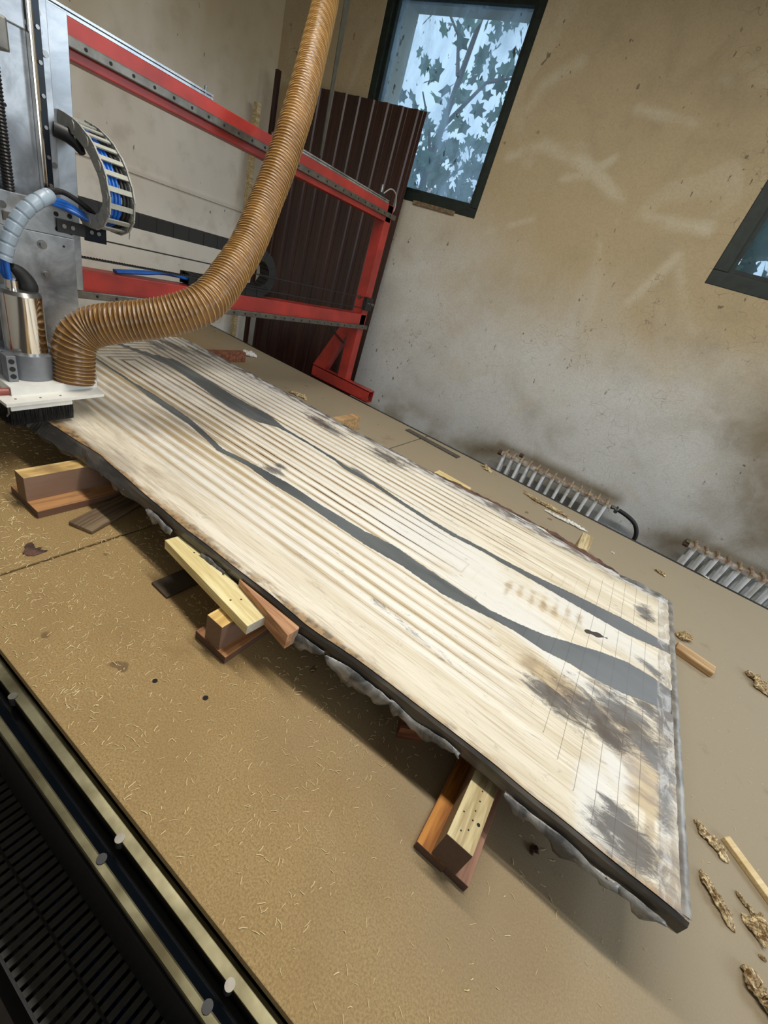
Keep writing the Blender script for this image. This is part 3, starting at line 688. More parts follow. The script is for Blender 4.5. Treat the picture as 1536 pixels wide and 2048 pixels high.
    # shallow resin skin strip along the right-hand end
    vs = []; fs = []; k = 110
    for i in range(k+1):
        y = SY0+(1.466-SY0)*i/k
        for q in range(4):
            vs.append((SX1-0.013+0.0155*q/3+0.0012*noise.noise((y*30, q, 3)), y, SZ1+0.0014*(1 if q in (1, 2) else -0.4)+0.0014*noise.noise((y*45, q*3.0, 7))))
    for i in range(k):
        for q in range(3): fs.append((i*4+q, i*4+q+1, i*4+5+q, i*4+4+q))
    MB().add(vs, fs, True).build('end_film', plain('clear_film_edge', (142, 138, 130), 0.4, 0, 0.4, 30, 0.5, dark=(92, 86, 80)), root)
    return root
slab()

# ------------------------------------------------------------------ blocks under and beside the slab
def rot_box(mb, c, size, rz, z0, bev=0.002, ry=0.0, rx=0.0):
    M = Matrix.Translation((c[0], c[1], z0+size[2]/2)) @ Matrix.Rotation(rz, 4, 'Z') @ Matrix.Rotation(ry, 4, 'Y') @ Matrix.Rotation(rx, 4, 'X')
    h = Vector(size)/2
    return mb.box(tuple(-h), tuple(h), bev, M)
def single(name, label, cat, mat, c, size, rz, z0, bev=0.002, group=None, ry=0.0, rx=0.0):
    """one plain piece of timber, centred on its own origin so that its grain follows it"""
    me = MB(); h = Vector(size)/2; me.box(tuple(-h), tuple(h), bev)
    ob = me.build(name, mat); ob.location = (c[0], c[1], z0+size[2]/2); ob.rotation_euler = (rx, ry, rz)
    return tag(ob, label, cat, group)
def holes(parent_obj, pts, r, topz):
    for (x, y) in pts:
        MB().cyl((x, y, topz-0.0005), (x, y, topz+0.0006), r, seg=12, smooth=False).build('screw_hole', M_HOLE, parent_obj)

# left stack
BROWN = (122, 94, 76)
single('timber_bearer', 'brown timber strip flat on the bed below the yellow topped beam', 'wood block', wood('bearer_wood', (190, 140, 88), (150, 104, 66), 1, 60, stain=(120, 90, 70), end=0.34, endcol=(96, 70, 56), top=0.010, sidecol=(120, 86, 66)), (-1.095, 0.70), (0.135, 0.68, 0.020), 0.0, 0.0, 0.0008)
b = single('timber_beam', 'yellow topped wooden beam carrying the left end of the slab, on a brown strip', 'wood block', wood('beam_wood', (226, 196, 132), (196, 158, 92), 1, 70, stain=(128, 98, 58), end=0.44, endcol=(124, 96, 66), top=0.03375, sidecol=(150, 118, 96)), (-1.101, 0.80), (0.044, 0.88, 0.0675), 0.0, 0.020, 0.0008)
# middle stack
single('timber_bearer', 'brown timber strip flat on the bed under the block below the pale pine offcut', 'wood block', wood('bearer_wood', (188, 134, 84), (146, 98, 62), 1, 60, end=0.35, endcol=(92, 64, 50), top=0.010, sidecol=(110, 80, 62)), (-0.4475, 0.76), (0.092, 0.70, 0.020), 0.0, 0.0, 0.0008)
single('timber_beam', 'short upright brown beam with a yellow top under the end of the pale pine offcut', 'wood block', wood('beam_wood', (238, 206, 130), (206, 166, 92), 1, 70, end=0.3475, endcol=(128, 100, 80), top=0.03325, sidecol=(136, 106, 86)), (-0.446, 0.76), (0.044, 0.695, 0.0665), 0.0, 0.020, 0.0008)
# right stack
single('timber_bearer', 'pinkish brown board flat on the bed right of the orange board under the drilled beam', 'wood block', wood('pink_board', (176, 132, 108), (140, 100, 80), 1, 75, end=0.335, endcol=(92, 66, 54)), (0.1425, 0.74), (0.040, 0.670, 0.0185), 0.0, 0.0, 0.0008)
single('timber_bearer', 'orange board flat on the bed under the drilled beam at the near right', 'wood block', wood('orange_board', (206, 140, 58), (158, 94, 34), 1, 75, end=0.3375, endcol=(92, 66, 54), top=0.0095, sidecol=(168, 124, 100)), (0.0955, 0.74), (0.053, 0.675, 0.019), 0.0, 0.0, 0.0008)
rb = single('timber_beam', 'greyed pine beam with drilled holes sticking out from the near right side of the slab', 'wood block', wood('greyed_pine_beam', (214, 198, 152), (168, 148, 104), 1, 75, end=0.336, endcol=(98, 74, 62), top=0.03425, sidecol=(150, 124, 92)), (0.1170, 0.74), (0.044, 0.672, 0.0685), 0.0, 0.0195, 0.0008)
hp = []
for px, py in ((965, 1583), (960, 1603), (951, 1622), (957, 1650), (945.5, 1641), (922, 1661), (937, 1660), (928, 1623)):
    p = at(px, py, 2, 0.088); hp.append((p.x-0.1170, p.y-0.74))
for i, q in enumerate(hp):
    MB().cyl((q[0], q[1], 0.0336), (q[0], q[1], 0.0346), 0.0028 if i == 3 else 0.0013, seg=12, smooth=False).build('drilled_hole', M_HOLE, rb, None, True)
# the pale pine offcut and the pinkish wedge beside the slab
pn = single('pine_offcut', 'pale pine offcut laid across the middle block beside the slab', 'wood offcut', wood('pale_pine_offcut', (240, 226, 172), (218, 198, 138), 0, 70, end=0.153, endcol=(214, 208, 190)), (-0.5305, 0.4735), (0.306, 0.050, 0.024), -0.095, 0.0875, 0.001)
for lx, ly in ((-0.085, 0.005), (0.088, 0.006), (0.078, -0.012)):
    MB().cyl((lx, ly, 0.0118), (lx, ly, 0.0124), 0.0022, seg=10, smooth=False).build('knot', M_BARK, pn, None, True)
def wedge():
    mb = MB()
    mb.prism([(-0.086, 0.0135), (0.086, -0.0155), (0.089, 0.012), (0.086, 0.0165), (-0.086, 0.0165)], 2, -0.020, 0.020)
    o = mb.build('wedge_offcut', wood('pinkish_hardwood_wedge', (206, 160, 118), (168, 120, 84), 0, 80, end=0.0885, endcol=(176, 150, 130)))
    md = o.modifiers.new('bev', 'BEVEL'); md.width = 0.0015; md.segments = 2
    o.location = (-0.392, 0.4795, 0.0885+0.020)
    return tag(o, 'pinkish wooden wedge between the pale pine offcut and the slab', 'wood offcut')
wedge()
single('thin_board', 'thin dusty brown board lying on the bed beside the left wooden beam', 'wood offcut', M_DUSTW, (-0.972, 0.50), (0.066, 0.19, 0.011), 0.34, 0.0, 0.003)
single('steel_plate', 'flat dusty steel plate half under the pale pine offcut', 'metal plate', plain('dusty_plate', (84, 70, 52), 0.7, 0.2, 0.3, 30), (-0.648, 0.505), (0.060, 0.15, 0.006), -0.03, 0.0, 0.002)
o = MB().prism([(-0.030, -0.025), (0.030, -0.020), (0.034, 0.03), (-0.020, 0.04)], 2, 0, 0.034).build('small_block', M_REDW)
o.location = (-0.035, 0.572, 0); o.rotation_euler = (0.0, 0, 0.5); tag(o, 'small reddish wood block in the shadow beneath the near edge of the slab', 'wood block')
# far side
single('hardwood_block', 'reddish hardwood block at the far left end of the slab, next to white paper', 'wood block', M_REDW, (-2.10, 1.68), (0.045, 0.44, 0.060), 0.0, 0.0)
single('timber_beam', 'thin light strip of wood under the far left corner of the slab', 'wood block', M_GREYW, (-1.96, 1.45), (0.20, 0.16, 0.030), 0.06, 0.055)
single('timber_beam', 'light pine beam end poking out behind the far edge beyond the dark knot', 'wood block', M_TANW, (-1.12, 1.45), (0.045, 0.72, 0.072), 0.0, 0.0)
single('pale_offcut', 'pale square cut plank piece lying against the middle of the far edge', 'wood offcut', M_PINE, (-0.478, 1.700), (0.175, 0.060, 0.050), -0.04, 0.0)
single('timber_beam', 'small pale beam end beside the brown bark at the far right edge', 'wood block', M_GREYW, (0.125, 1.50), (0.045, 0.62, 0.080), 0.0, 0.0)
single('flat_steel_strip', 'thin grey strip lying by the far rim of the bed', 'metal strip', M_DSTEEL, (-0.80, 2.150), (0.36, 0.045, 0.006), -0.06, 0.0, 0.001)

# chips of bark and wood
def chip(label, px, py, L, W, H, rz, seed, mat=M_CHIP, name='bark_chip', cat='wood chip', z=0.0, white=False):
    r = random.Random(seed); c = at(px, py, 2, 0.0); mb = MB(); n, m = 30, 12; vs = []; fs = []
    for i in range(n+1):
        u = -1+2*i/n; wv = W*(1-abs(u)**2.4)**0.5*(0.8+0.5*noise.noise((u*2.2, seed, 0)))+0.0012
        cy = W*0.55*noise.noise((u*1.6, seed*2.1, 4))
        for k in range(m):
            a = 2*math.pi*k/m
            hh = H*(0.55+0.45*math.sin(a))*(0.6+1.1*abs(noise.noise((u*6, k*0.9, seed)))+r.uniform(-0.15, 0.35))*(1-abs(u)**3*0.7)
            vs.append((L*u/2, cy+wv/2*math.cos(a)*(1+0.5*noise.noise((u*7, k*2.0, seed))+r.uniform(-0.16, 0.16)), max(0.0006, hh)))
    for i in range(n):
        for k in range(m): fs.append((i*m+k, i*m+(k+1) % m, (i+1)*m+(k+1) % m, (i+1)*m+k))
    fs += [tuple(range(m)), tuple(n*m+k for k in range(m))[::-1]]
    mb.add(vs, fs, False); o = mb.build(name, mat); o.location = (c.x, c.y, z); o.rotation_euler = (0, 0, rz)
    return tag(o, label, cat)
chip('curled bark chip behind the far left edge of the slab, below the red foot', 597, 792, 0.13, 0.045, 0.014, 0.2, 11)
chip('bark chip at the bed rim beside the left end of the first radiator', 975, 938, 0.085, 0.05, 0.012, -0.5, 12)
chip('long ragged bark strip on the bed in front of the first radiator', 1090, 1012, 0.25, 0.036, 0.016, -0.06, 13)
chip('torn white film scrap joined to the ragged bark strip by the radiator', 1130, 1043, 0.22, 0.030, 0.014, 0.05, 14, M_PAPER, 'film_scrap', 'scrap')
chip('thin splinter between the bark edge of the slab and the ragged bark strip', 1095, 1062, 0.09, 0.010, 0.006, -0.15, 15)
chip('small curled chip against the far edge right of the pale plank piece', 905, 985, 0.09, 0.035, 0.016, -0.3, 16)
chip('small split chip on the bed below the second radiator', 1320, 1147, 0.050, 0.026, 0.012, -0.2, 17)
chip('crumbly yellow chip beside the right end of the slab, topmost there', 1366, 1276, 0.060, 0.045, 0.020, 0.3, 18)
chip('bark chip with white rim at the right picture edge', 1516, 1370, 0.10, 0.045, 0.020, -1.1, 19)
chip('shredded bark chip touching the tip of the cream lath', 1420, 1682, 0.075, 0.028, 0.010, -0.6, 20)
chip('twisted bark strip close to the near right corner of the slab', 1430, 1800, 0.085, 0.022, 0.012, -0.9, 21)
chip('tiny splintered chip between the twisted bark strip and the lath', 1490, 1810, 0.040, 0.010, 0.006, -0.7, 22)
chip('rounded shredded chip at the right picture edge under the lath', 1522, 1868, 0.060, 0.040, 0.012, 0.3, 23)
chip('large shredded bark chip in the bottom right corner', 1528, 2005, 0.080, 0.038, 0.018, -0.9, 24)
chip('crumpled white paper scrap beside the hardwood block', 497, 711, 0.11, 0.07, 0.03, 0.4, 25, M_PAPER, 'paper_scrap', 'scrap')
chip('dark crumbly knot of bark near the bed seam on the left', 68, 1099, 0.050, 0.032, 0.004, 0.4, 26, M_BARK)
chip('small white pebble like fleck on the bed right of the second radiator hose', 1225, 1106, 0.02, 0.012, 0.005, 0.2, 27, M_PAPER, 'film_scrap', 'scrap')
chip('white folded flake hanging on the black rim by the second radiator', 1412, 1155, 0.03, 0.012, 0.006, -0.3, 28, M_PAPER, 'film_scrap', 'scrap')
chip('greyish fragment in the shadow at the near side of the slab', 1068, 1702, 0.020, 0.012, 0.006, 0.9, 29, M_BARK)
chip('small pale crumb on the bed above the bottom right corner', 1524, 1916, 0.012, 0.007, 0.004, 0.2, 30)
single('tan_offcut', 'tan split block with a rough end beside the right end of the slab', 'wood offcut', M_TANW, (0.560, 1.445), (0.115, 0.050, 0.022), -0.22, 0.0, 0.004)
ls = single('cream_lath', 'cream coloured square lath at the right picture edge', 'wood lath', M_CREAMW, (0.655, 0.775), (0.018, 0.20, 0.011), 0.80, 0.0, 0.002)
# dark spots trodden into the bed, holes, a bolt
for (px, py, r_) in ((310, 1362, 0.0045), (411, 1396, 0.005)):
    c = at(px, py, 2, 0.0)
    o = MB().cyl((c.x, c.y, -0.006), (c.x, c.y, 0.0006), r_, seg=16, smooth=False).build('plug', M_HOLE)
    tag(o, 'dark %s in the bed left of the near shadow' % ('round screw hole' if px == 310 else 'brownish round plug'), 'hole')
# sawdust fibres
def fibres():
    mb = MB()
    def one(x, y, z, s):
        a = rnd.uniform(0, math.pi); L = rnd.uniform(0.0018, 0.006)*s; w = rnd.uniform(0.00025, 0.0006)*s; bend = rnd.uniform(-0.3, 0.3)*L
        dx, dy = math.cos(a), math.sin(a); nx_, ny_ = -dy, dx
        p = [(x-dx*L, y-dy*L, z), (x+nx_*bend, y+ny_*bend, z+rnd.uniform(0, 0.0015)), (x+dx*L, y+dy*L, z)]
        vs = []
        for q in p: vs += [(q[0]+nx_*w, q[1]+ny_*w, q[2]), (q[0]-nx_*w, q[1]-ny_*w, q[2]), (q[0], q[1], q[2]+w)]
        mb.add(vs, [(0, 1, 4, 3), (3, 4, 7, 6), (1, 2, 5, 4), (4, 5, 8, 7), (2, 0, 3, 5), (5, 3, 6, 8)])
    for _ in range(5200):
        x = rnd.uniform(-1.9, 0.30); y = rnd.uniform(TY0+0.005, 0.60)
        if x < -1.2 and rnd.random() < 0.5: continue
        if x > -0.45 and rnd.random() < 0.55: continue
        if x > 0 and rnd.random() < 0.6: continue
        if any(a-0.008 < x < b_+0.008 and y > 0.352 for a, b_ in ((-1.17, -1.02), (-0.50, -0.395), (0.06, 0.17), (-1.03, -0.92), (-0.69, -0.61))): continue
        one(x, y, 0.0006, 1.0 if x > -0.9 else 1.3)
    for _ in range(350): one(rnd.uniform(0.3, 0.9), rnd.uniform(0.2, 1.6), 0.0006, 0.7)
    return tag(mb.build('sawdust_fibres', plain('pale_fibre', (240, 220, 168), 0.8, 0, 0.1)), 'scattered pale wood fibres all over the brown bed', 'sawdust', None, 'stuff')
fibres()

# ------------------------------------------------------------------ gantry
GX = -1.561     # front face of the beams
gn = thing('gantry', 'red painted steel gantry with two beams and a triangular foot, spanning the bed', 'gantry', (GX-0.03, 2.28, 0.0))
PY0, PY1 = 2.262, 2.322
ft = MB()
# open-ended foot tube
fz0, fz1, fx0, fx1 = 0.0, 0.073, -1.845, -1.362
ft.box((fx0, PY0, fz0), (fx1, PY1, fz0+0.004)); ft.box((fx0, PY0, fz1-0.004), (fx1, PY1, fz1)); ft.box((fx0, PY0, fz0), (fx1, PY0+0.004, fz1)); ft.box((fx0, PY1-0.004, fz0), (fx1, PY1, fz1)); ft.box((fx0, PY0, fz0), (fx0+0.004, PY1, fz1))
ft.build('foot', M_RED, gn)
MB().box((GX-0.068, PY0, 0.073), (GX, PY1, 1.036), 0.003).build('post', M_RED, gn)
MB().prism([(-1.845, 0.073), (-1.745, 0.073), (-1.655, 0.300), (-1.628, 0.33), (-1.628, 0.475), (-1.640, 0.475)], 1, PY0+0.002, PY1-0.002).build('brace', M_RED, gn)
MB().tube([at(668, 664, 1, PY0-0.004), at(676, 674, 1, PY0-0.004), at(687, 686, 1, PY0-0.004)], 0.004, 8).build('zip_tie', M_BLK, gn)
MB().box((GX-0.060, -0.45, 0.956), (GX, PY1-0.006, 1.036), 0.003).build('beam', M_RED, gn)
MB().box((GX-0.060, -0.45, 0.398), (GX, PY1-0.006, 0.477), 0.003).build('beam', M_RED, gn)
# near-side post, out of frame
MB().box((GX-0.068, -0.51, 0.0), (GX, -0.45, 1.036), 0.003).build('post', M_RED, gn)
MB().box((-1.845, -0.51, -0.05), (-1.362, -0.45, 0.0), 0.003).build('foot', M_RED, gn)
for z in (0.989, 0.408):
    r_ = MB(); zz = z; 
    r_.box((GX, -0.4, zz-0.0115), (GX+0.016, 2.335, zz+0.0115), 0.003)
    ro = r_.build('linear_rail', M_DSTEEL, gn)
    y = 0.78; h0 = None
    while y < 2.32:
        if h0 is None:
            h0 = MB().cyl((-0.0008, 0, 0), (0.0008, 0, 0), 0.0042, seg=12, smooth=False).build('rail_hole', M_HOLE, ro, None, True)
            hh = h0
        else:
            hh = h0.copy(); COL.objects.link(hh); hh.parent = ro
        hh.location = Vector((GX+0.0160, y, zz))-parent_loc(ro); y += 0.060
# aluminium cable tray on the upper beam: two lengths
def tray(y0, y1):
    m = MB(); m.box((GX-0.004, y0, 1.0365), (GX-0.001, y1, 1.0425)); m.box((GX-0.045, y0, 1.0365), (GX-0.004, y1, 1.0385)); m.box((GX-0.006, y0, 1.0455), (GX-0.001, y1, 1.0505)); m.box((GX-0.014, y0, 1.0385), (GX-0.010, y1, 1.0490)); m.box((GX-0.014, y0, 1.0475), (GX-0.006, y1, 1.0490))
    return m.build('cable_tray', M_ALU, gn)
tray(0.55, 1.165); tray(1.43, 2.26)
for y in (1.14, 1.45, 1.47): MB().cyl((GX-0.008, y, 1.04), (GX-0.008, y, 1.062), 0.004, seg=10).build('tray_screw', M_STEEL, gn)
# end stop on top, right
sw = MB(); sw.box((GX-0.03, 2.16, 1.04), (GX-0.002, 2.215, 1.066), 0.003); sw.build('limit_switch', M_BLK, gn)
MB().cyl((GX-0.012, 2.185, 1.060), (GX-0.012, 2.185, 1.098), 0.006, seg=12).build('switch_pin', M_STEEL, gn)
MB().tube(spline([(GX-0.012, 2.20, 1.06), (GX-0.01, 2.26, 1.10), (GX-0.01, 2.32, 1.09), (GX-0.01, 2.34, 1.03), (GX-0.012, 2.31, 0.995)], 26)[0].tolist(), 0.0032, 8).build('switch_wire', M_GREYPL, gn)
# belt, pulley block and their bolts
for z, nm in ((0.571, 'upper'), (0.514, 'lower')):
    bm_ = MB(); bm_.box((GX+0.004, 0.60, z-0.0025), (GX+0.016, 2.29, z+0.0005))
    y = 0.60
    if nm == 'lower':
        while y < 1.5: bm_.box((GX+0.004, y, z+0.0004), (GX+0.016, y+0.0035, z+0.0034)); y += 0.0085
    bm_.build('drive_belt', M_RUB, gn)
pl = MB(); pl.box((GX-0.002, 2.248, 0.505), (GX+0.024, 2.312, 0.575), 0.003); po = pl.build('pulley_block', M_BLK, gn)
for y in (2.262, 2.280, 2.300): MB().cyl((GX+0.023, y, 0.545), (GX+0.028, y, 0.545), 0.0045, seg=10).build('block_screw', M_STEEL, po)
MB().cyl((GX+0.01, 2.312, 0.540), (GX+0.01, 2.342, 0.540), 0.008, seg=12).build('tension_knob', M_DSTEEL, gn)
MB().cyl((GX-0.04, PY0-0.008, 0.565), (GX-0.04, PY0+0.0, 0.565), 0.010, seg=12).build('post_bolt', M_BRASS, gn)
for x in (-1.81, -1.42): MB().cyl((x, PY0-0.008, 0.020), (x, PY0+0.001, 0.020), 0.010, seg=14).build('foot_bolt', M_RED, gn)
MB().cyl((-1.385, PY0+0.02, 0.02), (-1.372, PY0+0.02, 0.02), 0.010, seg=12).build('foot_nut', M_STEEL, gn)

# horizontal black drag chain: straight run, bend, return run on the lower beam
hc = thing('beam_drag_chain', 'black drag chain running along the gantry and turning back on the lower beam', 'cable chain', (GX-0.06, 1.2, 0.48))
def chain_path():
    pts = []
    y = 0.60
    while y < 1.45: pts.append((y, 0.645)); y += 0.030
    cy, cz, R_ = 1.45, 0.572, 0.073
    for k in range(1, 9): a = math.pi/2-math.pi*k/8; pts.append((cy+R_*math.cos(a)*1.05, cz+R_*math.sin(a)))
    y = 1.42
    while y > 1.10: pts.append((y, 0.499)); y -= 0.030
    return pts
cp = chain_path(); links = MB()
for i in range(len(cp)-1):
    a, b_ = Vector((0, cp[i][0], cp[i][1])), Vector((0, cp[i+1][0], cp[i+1][1])); d_ = (b_-a); L = d_.length; d_.normalize(); nrm = Vector((0, -d_.z, d_.y))
    M = Matrix(((1, 0, 0, GX-0.035), (0, d_.y, nrm.y, (a.y+b_.y)/2), (0, d_.z, nrm.z, (a.z+b_.z)/2), (0, 0, 0, 1)))
    off = 0.0015 if i % 2 else 0.0
    links.box((0.024+off, -L*0.58, -0.021), (0.028+off, L*0.58, 0.021), 0.0, M); links.box((-0.028-off, -L*0.58, -0.021), (-0.024-off, L*0.58, 0.021), 0.0, M)
    links.box((-0.024, -L*0.30, 0.018), (0.024, L*0.30, 0.021), 0.0, M); links.box((-0.024, -L*0.30, -0.021), (0.024, L*0.30, -0.018), 0.0, M)
links.build('chain_links', plain('matt_black_chain', (13, 13, 14), 0.6, 0, 0.2, 40), hc)
for k in range(3):
    MB().tube([(GX-0.05+0.012*k, 1.13, 0.497), (GX-0.045+0.01*k, 1.05, 0.500+0.004*k), (GX-0.04+0.01*k, 0.96, 0.494), (GX-0.035+0.008*k, 0.86, 0.483)], 0.0055, 8).build('blue_cable', M_BLUE, hc)

# twisted steel strip standing on the upper beam up to the ceiling
stp = MB(); P0 = at(637, 310, 0, GX-0.10); P1 = at(690, 0, 0, GX-0.10); dirv = (P1-P0).normalized(); vs = []
vs = []
for i in range(40):
    f_ = i/39.0; z = 1.08+(CEIL-1.08)*f_; w = 0.003+0.013*min(1, f_*2.6)
    vs += [(GX-0.10, 1.80-w, z), (GX-0.10, 1.80+w, z), (GX-0.104, 1.80+w, z), (GX-0.104, 1.80-w, z)]
fs = [(i*4+k, i*4+(k+1) % 4, (i+1)*4+(k+1) % 4, (i+1)*4+k) for i in range(39) for k in range(4)]+[(3, 2, 1, 0), (156, 157, 158, 159)]
tag(stp.add(vs, fs).build('hanging_strap', M_STRAP), 'narrow dark steel strap hanging from above beside the brown hose', 'strap')

# ------------------------------------------------------------------ router head
rh = thing('router_head', 'aluminium router carriage with polished spindle on the red gantry', 'router', (-1.45, 0.5, 0.2))
MB().box((-1.520, 0.30, 0.430), (-1.505, 0.722, 1.030), 0.001).build('carriage_plate', M_ALU, rh)
for y in (0.34, 0.60):
    for z in (0.989, 0.408+0.02): MB().box((-1.545, y, z-0.017), (-1.520, y+0.07, z+0.017), 0.002).build('rail_block', M_STEEL, rh)
MB().box((-1.505, 0.22, 0.380), (-1.470, 0.664, 1.46), 0.001).build('column', M_ALU, rh)
MB().box((-1.470, 0.560, 0.955), (-1.462, 0.617, 1.44), 0.002).build('bearing_plate', M_ALU, rh)
# column rail with bolt heads
MB().box((-1.470, 0.6190, 0.40), (-1.450, 0.6290, 1.44), 0.003).build('column_rail', M_CHROME, rh)
MB().box((-1.470, 0.250, 0.40), (-1.452, 0.271, 1.44), 0.003).build('column_rail', M_CHROME, rh)
MB().box((-1.470, 0.6292, 0.40), (-1.456, 0.6440, 1.44), 0.001).build('rail_shim', M_BLUEBLK, rh)
z = 0.68
while z < 1.10:
    MB().cyl((-1.4565, 0.6365, z), (-1.4525, 0.6365, z), 0.004, seg=12).build('rail_bolt', M_STEEL, rh); z += 0.058
for px, py in ((74, 24), (77, 62), (90, 108), (42, 40), (95, 262), (108, 330)):
    c = at(px, py, 0, -1.470); MB().cyl((-1.471, c.y, c.z), (-1.466, c.y, c.z), 0.0065, seg=14).build('plate_bolt', M_STEEL, rh)
for px, py in ((6, 215), (9, 209)):
    c = at(px, py, 0, -1.470); MB().cyl((-1.471, c.y, c.z), (-1.4694, c.y, c.z), 0.004, seg=12, smooth=False).build('drill_hole', M_HOLE, rh)
# ball screw
bs = MB(); pts = []; rs = []
for i in range(260):
    z = 0.60+0.86*i/259; pts.append((-1.440, 0.541, z)); rs.append(0.0125 if i % 2 else 0.0100)
bs.tube(pts, rs, 18, True, False); bs.build('ball_screw', M_BLK, rh)
MB().box((-1.470, 0.480, 0.90), (-1.425, 0.570, 0.955), 0.004).build('screw_bearing', M_DSTEEL, rh)
# front plates
MB().box((-1.440, 0.300, 0.5745), (-1.420, 0.6645, 0.6460), 0.001).build('front_plate_upper', M_ALU, rh)
MB().box((-1.440, 0.300, 0.205), (-1.4190, 0.6650, 0.5735), 0.001).build('front_plate_lower', M_ALU, rh)
for px, py in ((84, 489), (92, 548)):
    c = at(px, py, 0, -1.419)
    w_ = MB().cyl((-1.4192, c.y, c.z), (-1.4178, c.y, c.z), 0.011, seg=20).build('washer', M_STEEL, rh)
    MB().cyl((-1.4178, c.y, c.z), (-1.411, c.y, c.z), 0.0065, seg=16).build('cap_screw', M_STEEL, w_)
for px, py, rr in ((112.5, 428, 0.0055), (139.5, 433, 0.0055), (115, 458, 0.0055), (127.5, 493, 0.0028), (142, 466, 0.0055)):
    c = at(px, py, 0, -1.419); MB().cyl((-1.4205, c.y, c.z), (-1.4184 if py > 470 else -1.4192, c.y, c.z), rr, seg=18, smooth=False).build('drill_hole', M_HOLE, rh)
c = at(2, 407, 0, -1.419); MB().cyl((-1.4205, c.y, c.z), (-1.412, c.y, c.z), 0.008, seg=16).build('cap_screw', M_STEEL, rh)
c = at(15, 432, 0, -1.419); MB().box((-1.421, c.y-0.010, c.z-0.010), (-1.4175, c.y+0.010, c.z+0.010), 0.002).build('lubrication_plate', M_DSTEEL, rh)
# two-part bracket that carries the vertical chain
bk = MB(); bk.box((-1.419, 0.6250, 0.585), (-1.413, 0.690, 0.615), 0.001); bo = bk.build('chain_bracket', M_BLK, rh)
bk2 = MB().box((-1.4195, 0.690, 0.578), (-1.4135, 0.745, 0.615), 0.001).build('chain_bracket_end', M_BLUEBLK, rh)
for y in (0.640, 0.660, 0.706, 0.724): MB().cyl((-1.4135, y, 0.601), (-1.4105, y, 0.601), 0.005, seg=12).build('bracket_screw', M_STEEL, rh)
# spindle
SPX, SPY, SPR = -1.352, 0.503, 0.0445
sp = MB().cyl((SPX, SPY, 0.215), (SPX, SPY, 0.440), SPR, seg=64).build('spindle', M_CHROME, rh)
MB().cyl((SPX, SPY, 0.4395), (SPX, SPY, 0.449), SPR, SPR-0.006, seg=64).build('spindle_cap', M_STEEL, sp)
cl = MB(); cl.cyl((SPX, SPY, 0.237), (SPX, SPY, 0.300), 0.058, seg=64)
cl.box((-1.419, SPY-0.062, 0.237), (-1.345, SPY+0.062, 0.3005), 0.002)
co = cl.build('spindle_clamp', M_ALU2, rh)
MB().box((-1.420, SPY+0.056, 0.230), (-1.330, SPY+0.070, 0.305), 0.001).build('clamp_flange', M_ALU2, co)
fl = MB().box((-1.330, SPY-0.066, 0.236), (-1.298, SPY-0.046, 0.302), 0.001).build('clamp_ear', M_ALU2, co)
for z in (0.250, 0.269, 0.288): MB().cyl((-1.2985, SPY-0.056, z), (-1.2965, SPY-0.056, z), 0.0062, seg=16, smooth=False).build('clamp_screw', M_BLK, co)
# connector and black boot on the spindle
MB().cyl((SPX+0.004, SPY-0.015, 0.449), (SPX+0.004, SPY-0.015, 0.470), 0.014, seg=20).build('connector', M_CHROME, rh)
MB().tube(spline([(SPX, SPY+0.020, 0.449), (SPX, SPY+0.018, 0.466), (SPX, SPY+0.006, 0.486), (SPX+0.005, SPY-0.012, 0.500)], 12)[0].tolist(), [0.019, 0.020, 0.020, 0.019, 0.018, 0.017, 0.016, 0.015, 0.014, 0.012, 0.010, 0.008], 18).build('cable_boot', M_RUB, rh)
# wrapped loom from the chain to the spindle
slp = [(-1.385, 0.600, 0.662), (-1.362, 0.580, 0.657), (-1.352, 0.548, 0.636), (-1.350, 0.519, 0.603), (-1.350, 0.494, 0.555), (-1.350, 0.480, 0.510)]
P_, LL = spline(slp, 120)
MB().tube(P_.tolist(), [0.0150+0.0007*(1 if (i % 14) > 1 else -2.6) for i in range(120)], 18).build('spiral_wrap', M_SLEEVE, rh)
for k in range(3):
    o_ = (-0.007, 0.0, 0.007)[k]
    MB().tube(spline([(-1.350+o_, 0.482, 0.515), (-1.350+o_, 0.478+o_*0.5, 0.490), (-1.349+o_*0.6, 0.484, 0.466)], 10)[0].tolist(), 0.006, 10).build('blue_hose', M_BLUE, rh)
for k in range(3):
    MB().tube(spline([(-1.385, 0.600, 0.656-k*0.004), (-1.40, 0.640, 0.655-k*0.006), (-1.405+0.012*k, 0.690, 0.638-k*0.004), (-1.40+0.012*k, 0.715, 0.630)], 16)[0].tolist(), 0.0055, 10).build('blue_hose', M_BLUE, rh)
for k in range(2):
    MB().tube(spline([(-1.385, 0.598, 0.668+k*0.005), (-1.40, 0.640, 0.676), (-1.41+0.01*k, 0.690, 0.658), (-1.40+0.01*k, 0.722, 0.632)], 16)[0].tolist(), 0.0062, 10).build('black_cable', M_RUB, rh)
MB().tube([(-1.47, 0.66, 0.800), (-1.46, 0.685, 0.798), (-1.445, 0.700, 0.785), (-1.435, 0.705, 0.770)], [0.016, 0.018, 0.014, 0.008], 12).build('chain_end_clip', M_BLK, rh)

